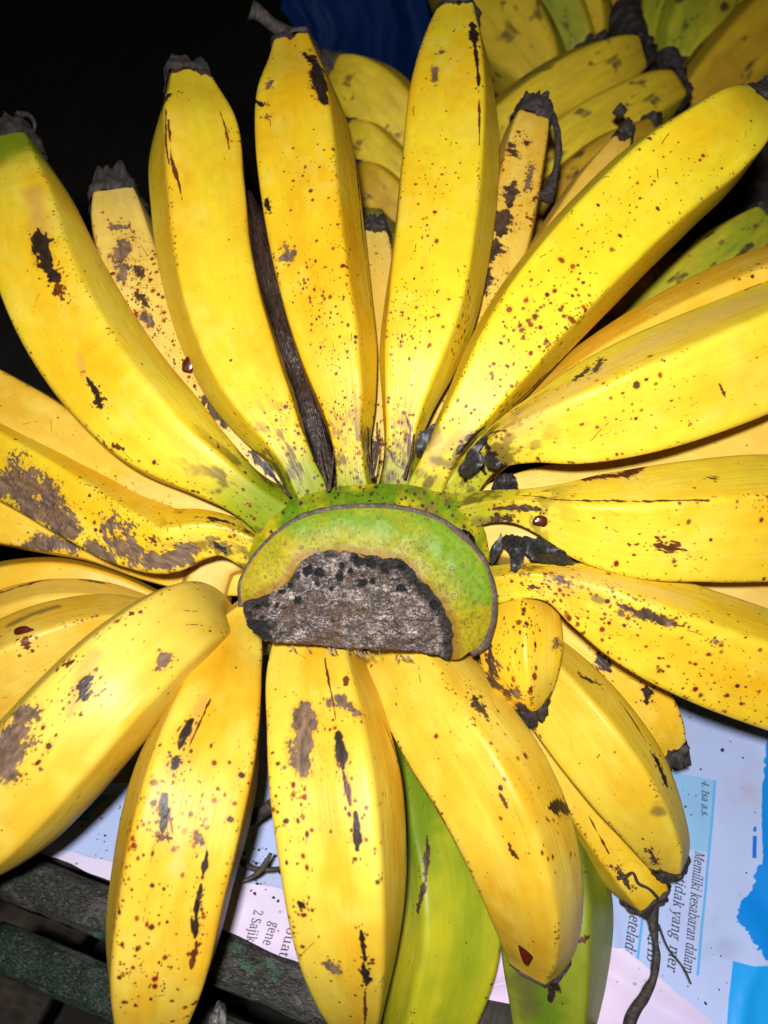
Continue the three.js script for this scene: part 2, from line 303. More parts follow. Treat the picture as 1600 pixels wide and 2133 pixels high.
  for (const [kind, w, ragged, ...pts] of [...(o.marks ?? [])].sort((p, q) => (SOFT[q[0]] ? 1 : 0) - (SOFT[p[0]] ? 1 : 0))) { if (!SOFT[kind] && w > 4) for (const [x, y] of pts) { const [u, v] = locate(x, y); for (let k = 0; k < 9; k++) { const a = rand() * 6.283, q = w * 0.00018 * (0.9 + 1.3 * rand()), R = S(v)[3]; dot(u + Math.cos(a) * q / (6.283 * R), v + Math.sin(a) * q * 1.3 / L, 0.00014 + 0.0004 * rand() ** 2, kind === 'scab' ? [104, 84, 74] : [72, 44, 28], 0.6 + 0.35 * rand()); } } stroke(kind, w * (kind === 'black' || kind === 'brown' ? 0.00015 : 0.00018), ragged, pts); }
  // the withered edge next to the blossom end
  const edge = o.tipEdge ?? 0.004;
  if (edge) for (let j = Math.floor((1 - edge * 3 / L) * H); j < H; j++) for (let i = 0; i < W; i++) { const d = (1 - j / H) * L, nz = fbm(i * 0.03 + seed, j * 0.012, 8); const al = smooth(0, 0.25, 1 - d / edge + (nz - 0.5) * 3.4); if (al > 0) put(i, j, [78 * (0.7 + nz * 0.5), 66 * (0.7 + nz * 0.5), 60 * (0.7 + nz * 0.5)], al, -10); }
  for (let i = 0; i < W * H; i++) { rgb[i * 3] *= 0.9; rgb[i * 3 + 1] *= 0.862; rgb[i * 3 + 2] *= 0.8; }
  const b3 = new Float32Array(W * H * 3); for (let i = 0; i < W * H; i++) b3[i * 3] = b3[i * 3 + 1] = b3[i * 3 + 2] = bmp[i];
  return new THREE.MeshPhysicalMaterial({ map: dataTexture(W, H, rgb, true), bumpMap: dataTexture(W, H, b3, false), bumpScale: 0.0012, roughness: 0.44, specularIntensity: 0.62 });
}

// ================================================================ the setting: floor, tray, paper
{ // dark floor far below the tray
  const W = 512, rgb = new Float32Array(W * W * 3);
  for (let j = 0; j < W; j++) for (let i = 0; i < W; i++) { const n = fbm(i * 0.02, j * 0.02, 3), m = noise(i * 0.3, j * 0.02, 8), k = (j * W + i) * 3, c = 46 + 26 * n + 14 * m; rgb[k] = c; rgb[k + 1] = c * 0.93; rgb[k + 2] = c * 0.86; }
  const t = dataTexture(W, W, rgb, true); t.wrapT = THREE.RepeatWrapping; t.repeat.set(4, 4);
  const f = mesh('floor', new THREE.BoxGeometry(6, 0.05, 6), new THREE.MeshStandardMaterial({ map: t, roughness: 0.95 }), scene);
  f.position.set(0, -0.5, -1.5); f.userData = { kind: 'structure' };
}

// ================================================================ bananas of the main hand
const hand = thing('banana_hand', 'large ripe yellow banana hand fanned around its grey cut stalk on the printed paper', 'bananas');
const GN = 1;
// --- upper fan
const fan = [
  { // A, green near its blossom end
    pts: [[640, 1120, 120, .302], [580, 1078, 112, .298], [520, 1035, 112, .292], [440, 978, 152, .29], [350, 912, 205, .293], [258, 822, 228, .3], [172, 705, 236, .308], [104, 570, 222, .318], [66, 450, 186, .33], [42, 366, 140, .341], [32, 318, 102, .348]],
    green: 0.85, neck: .022, tipGreen: .8, tip: 1.3, turn: 14, spots: 90, angular: .7, base: LEM, tipEdge: .0015,
    styles: [[[36, 238, 14, .352], [60, 240, 9, .35], [73, 262, 7, .348], [70, 276, 5, .347]]],
    marks: [['tan', 34, .3, [70, 400], [85, 480]], ['black', 20, .55, [82, 478], [92, 540], [108, 575]], ['black', 13, .7, [110, 560], [122, 585]], ['brown', 9, 1, [118, 592], [136, 622]], ['tan', 16, .4, [165, 740], [178, 790]], ['black', 7, .8, [182, 788], [204, 822]], ['black', 12, .5, [204, 826], [210, 848]], ['brown', 4, .6, [216, 925], [222, 930]], ['brown', 4, 1, [230, 928], [258, 934]]],
    clusters: [[560, 1040, 60, 60, .9], [540, 960, 60, 20, .8], [230, 935, 50, 14], [290, 980, 60, 12]],
  },
  { // C
    pts: [[690, 1110, 100, .305], [664, 1060, 92, .3], [640, 1015, 88, .296], [606, 945, 104, .296], [564, 875, 150, .3], [516, 790, 186, .306], [470, 680, 204, .313], [436, 550, 206, .322], [420, 420, 206, .332], [412, 300, 190, .344], [402, 215, 124, .353], [396, 178, 98, .357]],
    green: .75, neck: .018, tip: .75, turn: -8, spots: 110, tipEdge: .005, base: YEL, second: [241, 200, 40],
    styles: [[[372, 165, 30, .356], [356, 150, 34, .354], [352, 136, 22, .353]]],
    marks: [['black', 12, .6, [352, 195], [338, 232]], ['brown', 2.4, .7, [345, 225], [345, 300], [352, 345]], ['brown', 2.6, .7, [352, 250], [358, 330], [372, 385], [380, 415]], ['brown', 2, .8, [458, 230], [478, 310]], ['bark', 34, .28, [552, 500], [576, 600], [602, 700]], ['bark', 30, .28, [598, 700], [625, 800], [648, 880]], ['bark', 22, .3, [648, 880], [672, 960], [684, 1010]], ['bark', 10, .5, [520, 420], [536, 480]]],
    clusters: [[505, 290, 30, 16], [510, 380, 30, 20], [585, 940, 40, 30], [620, 900, 40, 30], [600, 850, 60, 24]],
  },
  { // D
    pts: [[760, 1120, 105, .308], [748, 1060, 96, .303], [738, 1000, 86, .299], [730, 925, 92, .299], [722, 850, 126, .302], [704, 755, 166, .306], [676, 620, 196, .314], [652, 480, 212, .325], [636, 350, 214, .337], [626, 240, 188, .348], [620, 150, 122, .358], [616, 108, 94, .363]],
    green: .65, neck: .013, tip: .6, turn: 10, spots: 420, base: [244, 212, 40], second: [240, 186, 24],
    styles: [[[628, 88, 34, .362], [604, 72, 26, .36], [574, 56, 26, .358], [545, 32, 30, .355], [522, 20, 38, .353]]],
    marks: [['black', 16, .35, [652, 118], [664, 170], [678, 215]], ['black', 9, .5, [632, 112], [652, 130]], ['scab', 7, .6, [566, 170], [558, 184]], ['black', 6, .8, [552, 195], [550, 222]], ['scab', 6, .7, [555, 245]], ['scab', 8, .6, [596, 514], [602, 535]], ['scab', 7, .6, [592, 532], [610, 528]], ['black', 5, .8, [556, 415], [562, 440]], ['brown', 3, .9, [736, 270], [752, 450], [772, 640]]],
    clusters: [[680, 580, 70, 60], [660, 640, 60, 50], [690, 690, 60, 50], [710, 900, 50, 60], [720, 980, 50, 50], [700, 800, 60, 50], [620, 370, 60, 24], [655, 330, 60, 14]],
  },
  { // E
    pts: [[822, 1130, 110, .308], [826, 1060, 98, .303], [830, 995, 84, .298], [836, 930, 84, .298], [846, 855, 112, .3], [866, 760, 166, .303], [893, 650, 204, .309], [915, 520, 214, .319], [930, 380, 216, .331], [939, 250, 202, .343], [946, 130, 152, .355], [950, 62, 108, .362], [952, 38, 92, .364]],
    green: .8, neck: .02, tip: .7, turn: 8, spots: 300, base: [245, 224, 48], second: [243, 196, 26],
    styles: [[[960, 22, 44, .363], [968, -20, 34, .362], [975, -60, 20, .36]]],
    marks: [['scab', 7, .3, [921, 108]], ['scab', 9, .3, [907, 142], [904, 168]], ['black', 11, .35, [984, 45], [990, 100]], ['black', 5, .3, [990, 100], [997, 180]], ['brown', 2, .8, [998, 190], [1000, 300]], ['scab', 4, .6, [930, 230]], ['brown', 2.5, .4, [842, 862], [856, 890], [852, 950]], ['brown', 2.5, .4, [806, 930], [826, 965], [852, 985]]],
    clusters: [[880, 500, 40, 16, 1.3], [870, 640, 60, 60, 1.1], [850, 700, 60, 60], [960, 700, 40, 70], [975, 620, 30, 30], [820, 880, 40, 36], [830, 960, 40, 36], [915, 330, 60, 20], [900, 410, 50, 20]],
  },
  { // G
    pts: [[860, 1120, 115, .306], [880, 1040, 100, .3], [908, 975, 98, .295], [942, 912, 104, .292], [986, 845, 132, .292], [1040, 765, 170, .294], [1110, 668, 202, .298], [1195, 568, 220, .303], [1288, 470, 226, .309], [1380, 385, 226, .315], [1458, 325, 208, .32], [1516, 278, 170, .326], [1552, 246, 118, .33], [1566, 232, 92, .332]],
    green: .45, neck: .012, tip: .9, turn: 4, spots: 330, base: [247, 232, 50], second: [245, 210, 30], paleness: .3,
    styles: [[[1578, 212, 56, .333], [1594, 186, 34, .332], [1600, 160, 16, .331]], [[1576, 226, 40, .332], [1590, 258, 30, .331], [1600, 300, 14, .33]]],
    marks: [['black', 9, .7, [1180, 750], [1120, 800], [1070, 845]], ['black', 10, .6, [1008, 892], [975, 925], [948, 950]], ['black', 12, .7, [1000, 905], [960, 950]], ['tan', 24, .7, [960, 905], [905, 955]], ['pale', 20, .8, [920, 920], [890, 975]], ['grey', 14, .9, [900, 960], [950, 970]]],
    clusters: [[1130, 640, 80, 90, 1.5], [1160, 680, 60, 50, 1.4], [1080, 720, 70, 30, 1.1], [1260, 480, 60, 40, 1.1], [1340, 330, 70, 24], [1370, 380, 60, 26], [1470, 340, 40, 12, 1.2], [1090, 800, 60, 60], [1160, 760, 60, 60], [1010, 840, 60, 20]],
  },
  { // H
    pts: [[920, 1060, 90, .302], [975, 985, 84, .297], [1028, 938, 92, .29], [1090, 908, 130, .285], [1180, 882, 190, .282], [1300, 842, 236, .281], [1450, 786, 258, .284], [1600, 722, 254, .29], [1740, 650, 226, .3], [1850, 580, 150, .31], [1890, 550, 90, .315]],
    green: .5, neck: .018, turn: -16, spots: 150, base: [246, 228, 64], second: [242, 206, 44],
    marks: [['pale', 60, .2, [1600, 612], [1450, 672], [1300, 745], [1180, 815], [1080, 875]], ['bark', 6, .9, [1200, 790], [1225, 768]], ['bark', 6, .7, [1240, 775], [1250, 748]], ['scab', 9, .8, [1555, 600], [1588, 585]], ['brown', 3, .5, [1498, 800], [1508, 830]], ['black', 14, .6, [1010, 925], [1035, 965], [1060, 985]], ['black', 14, .5, [985, 945], [1010, 985]], ['brown', 3, .6, [1020, 905], [1055, 898]]],
    clusters: [[1335, 840, 50, 18, 1.5], [1380, 930, 60, 20], [1340, 830, 90, 20], [1260, 950, 80, 14], [1180, 800, 90, 50], [1060, 930, 50, 30]],
  },
  { // J
    pts: [[900, 1120, 84, .3], [960, 1072, 78, .294], [1020, 1056, 74, .288], [1080, 1056, 78, .283], [1135, 1065, 110, .281], [1205, 1080, 170, .279], [1300, 1090, 220, .279], [1450, 1086, 250, .281], [1600, 1080, 256, .287], [1750, 1080, 236, .296], [1880, 1085, 160, .305], [1930, 1090, 90, .31]],
    green: .5, neck: .022, turn: -22, spots: 160, base: [244, 222, 64], second: [241, 200, 42],
    sap: [[1126, 1084, 15, 11, .35, .2715]],
    marks: [['bark', 5, .3, [1030, 1060], [1080, 1058], [1124, 1062]], ['brown', 14, .5, [1215, 998], [1300, 990], [1360, 985]], ['black', 5, .6, [1480, 996], [1490, 996]], ['brown', 2.5, .8, [1070, 1032], [1160, 1042], [1280, 1044], [1480, 1044]], ['brown', 3, .8, [1365, 1118], [1380, 1130]], ['brown', 8, 1.1, [1360, 1135], [1440, 1148]], ['brown', 3, .9, [1310, 1130], [1316, 1138]], ['grey', 14, .9, [985, 1090], [1040, 1120]], ['bark', 8, .8, [1020, 1095], [1060, 1080]]],
    clusters: [[1370, 1125, 30, 12, 1.4], [1410, 1085, 40, 8, 1.2], [1545, 1065, 40, 8, 1.2], [1150, 1010, 60, 30], [1300, 1180, 120, 30], [1450, 1195, 120, 30]],
  },
  { // K
    pts: [[900, 1240, 110, .3], [960, 1232, 104, .293], [1020, 1222, 92, .286], [1080, 1212, 82, .28], [1140, 1214, 82, .277], [1215, 1240, 146, .276], [1320, 1288, 206, .277], [1450, 1342, 234, .28], [1600, 1396, 238, .285], [1750, 1450, 214, .293], [1860, 1500, 140, .3], [1900, 1520, 80, .303]],
    green: .35, neck: .016, turn: -18, spots: 420, base: [243, 217, 54], second: [238, 188, 30],
    marks: [['pale', 40, .5, [1180, 1200], [1300, 1215], [1420, 1250]], ['bark', 7, .7, [1290, 1262], [1350, 1285], [1415, 1302]], ['bark', 5, .9, [1100, 1220], [1125, 1225]], ['scab', 5, .7, [1295, 1275]], ['scab', 5, .6, [1320, 1280]], ['scab', 5, .7, [1390, 1300]], ['scab', 5, .6, [1490, 1337]], ['scab', 7, .9, [1160, 1208], [1185, 1215]], ['grey', 10, .8, [1235, 1245], [1250, 1250]], ['green', 5, .6, [1562, 1410]]],
    clusters: [[1180, 1230, 80, 90, 1.1], [1240, 1250, 60, 60], [1220, 1320, 50, 30, 1.2], [1350, 1380, 120, 80], [1500, 1440, 120, 110, 1.1], [1570, 1480, 60, 60, 1.2], [1450, 1340, 100, 30]],
  },
  { // T with broad brown scabs
    pts: [[620, 1205, 90, .306], [565, 1170, 92, .302], [515, 1138, 92, .298], [470, 1118, 96, .297], [420, 1116, 118, .298], [355, 1128, 146, .3], [285, 1110, 158, .303], [195, 1062, 166, .308], [100, 1005, 168, .315], [0, 948, 170, .324], [-120, 880, 160, .336], [-200, 835, 110, .344], [-230, 820, 70, .347]],
    green: .25, neck: .012, turn: 16, spots: 220, base: [244, 216, 46], second: ORA, scale: .0002,
    marks: [['scab', 30, .7, [20, 985], [70, 1010], [110, 1040]], ['scab', 28, .6, [10, 1010], [70, 1055], [140, 1100]], ['scab', 22, .8, [90, 1040], [120, 1070]], ['scab', 20, .6, [120, 1095], [165, 1130]], ['scab', 18, .9, [235, 1095], [245, 1140], [270, 1160]], ['scab', 14, .9, [262, 1105], [285, 1145]], ['scab', 24, .45, [310, 1165], [345, 1168], [385, 1155]], ['scab', 12, 1, [195, 1145], [240, 1165]], ['grey', 10, .9, [430, 1120], [470, 1160]], ['black', 9, 1.1, [445, 1130], [468, 1150]], ['brown', 6, .8, [312, 1122], [322, 1128]], ['scab', 10, 1, [20, 965], [50, 990]], ['bark', 7, 1, [440, 1080], [500, 1098]]],
    clusters: [[200, 1050, 60, 40], [260, 1080, 80, 30], [330, 1060, 80, 20], [460, 1110, 60, 60], [500, 1120, 40, 40]],
  },
];
const lower = [
  { // L, short one pointing down
    pts: [[960, 1225, 90, .318], [1040, 1240, 110, .308], [1078, 1278, 152, .294], [1086, 1335, 172, .282], [1090, 1392, 154, .277], [1098, 1440, 108, .277], [1104, 1466, 74, .278]],
    angular: .8, turn: -34, spots: 90, tip: .9, base: [243, 206, 48], second: [238, 184, 30], tipEdge: .003,
    marks: [['bark', 14, .6, [1020, 1350], [1030, 1420], [1060, 1450]], ['scab', 8, .6, [1075, 1448]], ['scab', 8, .8, [1158, 1340]]], clusters: [[1085, 1320, 50, 40, 1.2], [1080, 1380, 50, 30, 1.2]],
  },
  { // P
    pts: [[800, 1260, 130, .318], [832, 1320, 170, .308], [878, 1405, 212, .293], [948, 1515, 240, .277], [1020, 1625, 250, .266], [1072, 1730, 240, .262], [1105, 1830, 212, .264], [1121, 1910, 176, .27], [1124, 1962, 144, .276], [1122, 1995, 118, .279]],
    turn: -24, angular: .72, spots: 130, tip: .12, tipEdge: .0008, base: [238, 214, 82], second: [232, 184, 40], rough: .5,
    sap: [[1097, 1974, 38, 15, 1.3, .2600]],
    marks: [['black', 11, .6, [1140, 1680], [1165, 1678], [1185, 1685]], ['brown', 4, .5, [1040, 1655], [1052, 1680]], ['brown', 3, .9, [1058, 1765], [1078, 1785]], ['brown', 3, 1, [1060, 1755], [1062, 1765]], ['bark', 10, 1, [985, 1450], [1010, 1490]], ['brown', 3, .9, [1135, 1700], [1160, 1735]], ['brown', 2, .9, [840, 1575], [895, 1660], [950, 1790], [1010, 1880]], ['scab', 4, .6, [1098, 1575]], ['brown', 2, .8, [1170, 1640], [1180, 1700]]],
    clusters: [[1000, 1460, 40, 24], [1090, 1720, 60, 20], [1120, 1620, 40, 14], [930, 1440, 80, 20]],
  },
  { // Q
    pts: [[690, 1250, 120, .318], [672, 1310, 170, .305], [664, 1400, 216, .288], [680, 1520, 258, .27], [697, 1650, 284, .258], [711, 1780, 272, .252], [722, 1900, 244, .253], [735, 2020, 180, .26], [744, 2100, 120, .268], [748, 2150, 84, .273], [749, 2180, 60, .276]],
    turn: -12, spots: 120, base: [239, 214, 76], second: [234, 182, 34],
    marks: [['scab', 22, .4, [632, 1490], [636, 1530], [630, 1580]], ['scab', 10, .5, [650, 1500]], ['scab', 8, .6, [684, 1468]], ['scab', 8, .8, [700, 1450], [735, 1478]], ['brown', 4, 1, [722, 1410], [718, 1425]], ['brown', 2, .7, [678, 1370], [690, 1450], [700, 1500]], ['black', 9, .4, [704, 1530], [712, 1600]], ['brown', 6, .6, [716, 1610], [726, 1670]], ['black', 8, .35, [742, 1690], [740, 1765]], ['black', 5, .5, [752, 1940], [758, 2000]], ['black', 8, .5, [758, 2010], [762, 2050]], ['brown', 3, .6, [760, 2060], [760, 2133]], ['scab', 11, .5, [685, 2015], [705, 2022]], ['black', 6, .4, [622, 1878], [632, 1885]], ['brown', 3, .6, [690, 1728]], ['ochre', 4, .5, [630, 1620]], ['brown', 2, .8, [800, 1500], [830, 1660], [842, 1800]], ['brown', 2, .8, [846, 1830], [835, 1950], [812, 2060]]],
    clusters: [[600, 1660, 40, 36, 1.1], [605, 1720, 40, 24], [565, 1560, 30, 30], [640, 1700, 80, 20], [600, 1860, 40, 16], [740, 1580, 90, 14], [640, 1950, 60, 12]],
  },
  { // R
    pts: [[560, 1260, 90, .32], [505, 1310, 108, .31], [476, 1385, 156, .296], [448, 1485, 212, .278], [416, 1600, 262, .264], [386, 1720, 276, .256], [360, 1840, 266, .253], [341, 1950, 248, .254], [326, 2050, 200, .258], [315, 2130, 136, .264], [310, 2175, 90, .268], [308, 2200, 64, .27]],
    turn: 2, spots: 330, base: [239, 213, 78], second: [234, 182, 34],
    marks: [['tan', 16, .7, [425, 1450], [395, 1530]], ['black', 8, .7, [400, 1500], [372, 1556]], ['black', 11, .5, [368, 1575], [366, 1592]], ['black', 10, .6, [346, 1660], [338, 1720]], ['brown', 3, .8, [328, 1745], [355, 1750]], ['scab', 9, .5, [412, 1745], [418, 1755]], ['black', 4, .7, [428, 1765], [424, 1820]], ['black', 5, .7, [420, 1840], [412, 1900]], ['black', 6, .6, [412, 1880], [408, 1950]], ['brown', 4, .6, [408, 1960], [396, 2020]], ['brown', 2, .7, [438, 1455], [395, 1550]], ['brown', 3, .8, [352, 1690], [358, 1740]], ['pale', 30, .7, [375, 1740], [370, 1800]]],
    clusters: [[290, 1700, 40, 20, 1.1], [355, 1720, 60, 40], [270, 1930, 50, 40, 1.1], [360, 1960, 60, 24, 1.2], [325, 2050, 24, 20, 1.4], [250, 2060, 40, 30], [400, 1660, 50, 24], [330, 1770, 70, 20], [500, 1650, 40, 24], [350, 2120, 50, 12, 1.2]],
  },
  { // S
    pts: [[650, 1300, 80, .345], [570, 1322, 80, .347], [485, 1332, 84, .347], [430, 1316, 124, .335], [404, 1304, 170, .311], [368, 1318, 206, .290], [318, 1356, 228, .277], [252, 1416, 250, .268], [165, 1508, 266, .263], [76, 1606, 268, .261], [-2, 1690, 250, .263], [-66, 1752, 200, .267], [-110, 1795, 130, .271], [-128, 1812, 90, .273]],
    turn: -8, angular: .6, spots: 130, base: [236, 212, 86], second: [228, 184, 44],
    marks: [['black', 14, .6, [178, 1415], [172, 1440]], ['black', 14, .5, [172, 1440], [180, 1458]], ['brown', 9, .8, [125, 1335], [92, 1370]], ['scab', 22, .7, [45, 1490], [25, 1535]], ['scab', 26, .6, [20, 1540], [15, 1600]], ['scab', 9, .6, [344, 1368], [342, 1382]], ['brown', 5, .8, [130, 1384], [150, 1378]], ['red', 3, .6, [136, 1386]], ['brown', 4, .9, [40, 1400], [10, 1470]], ['tan', 20, .8, [190, 1370], [150, 1480]], ['brown', 3, .9, [270, 1275], [280, 1280]], ['scab', 5, .7, [75, 1545]]],
    clusters: [[130, 1480, 40, 14, 1.2], [60, 1580, 40, 14, 1.3], [100, 1390, 40, 16], [220, 1350, 60, 10], [40, 1610, 40, 12, 1.2], [270, 1280, 20, 8]],
  },
];
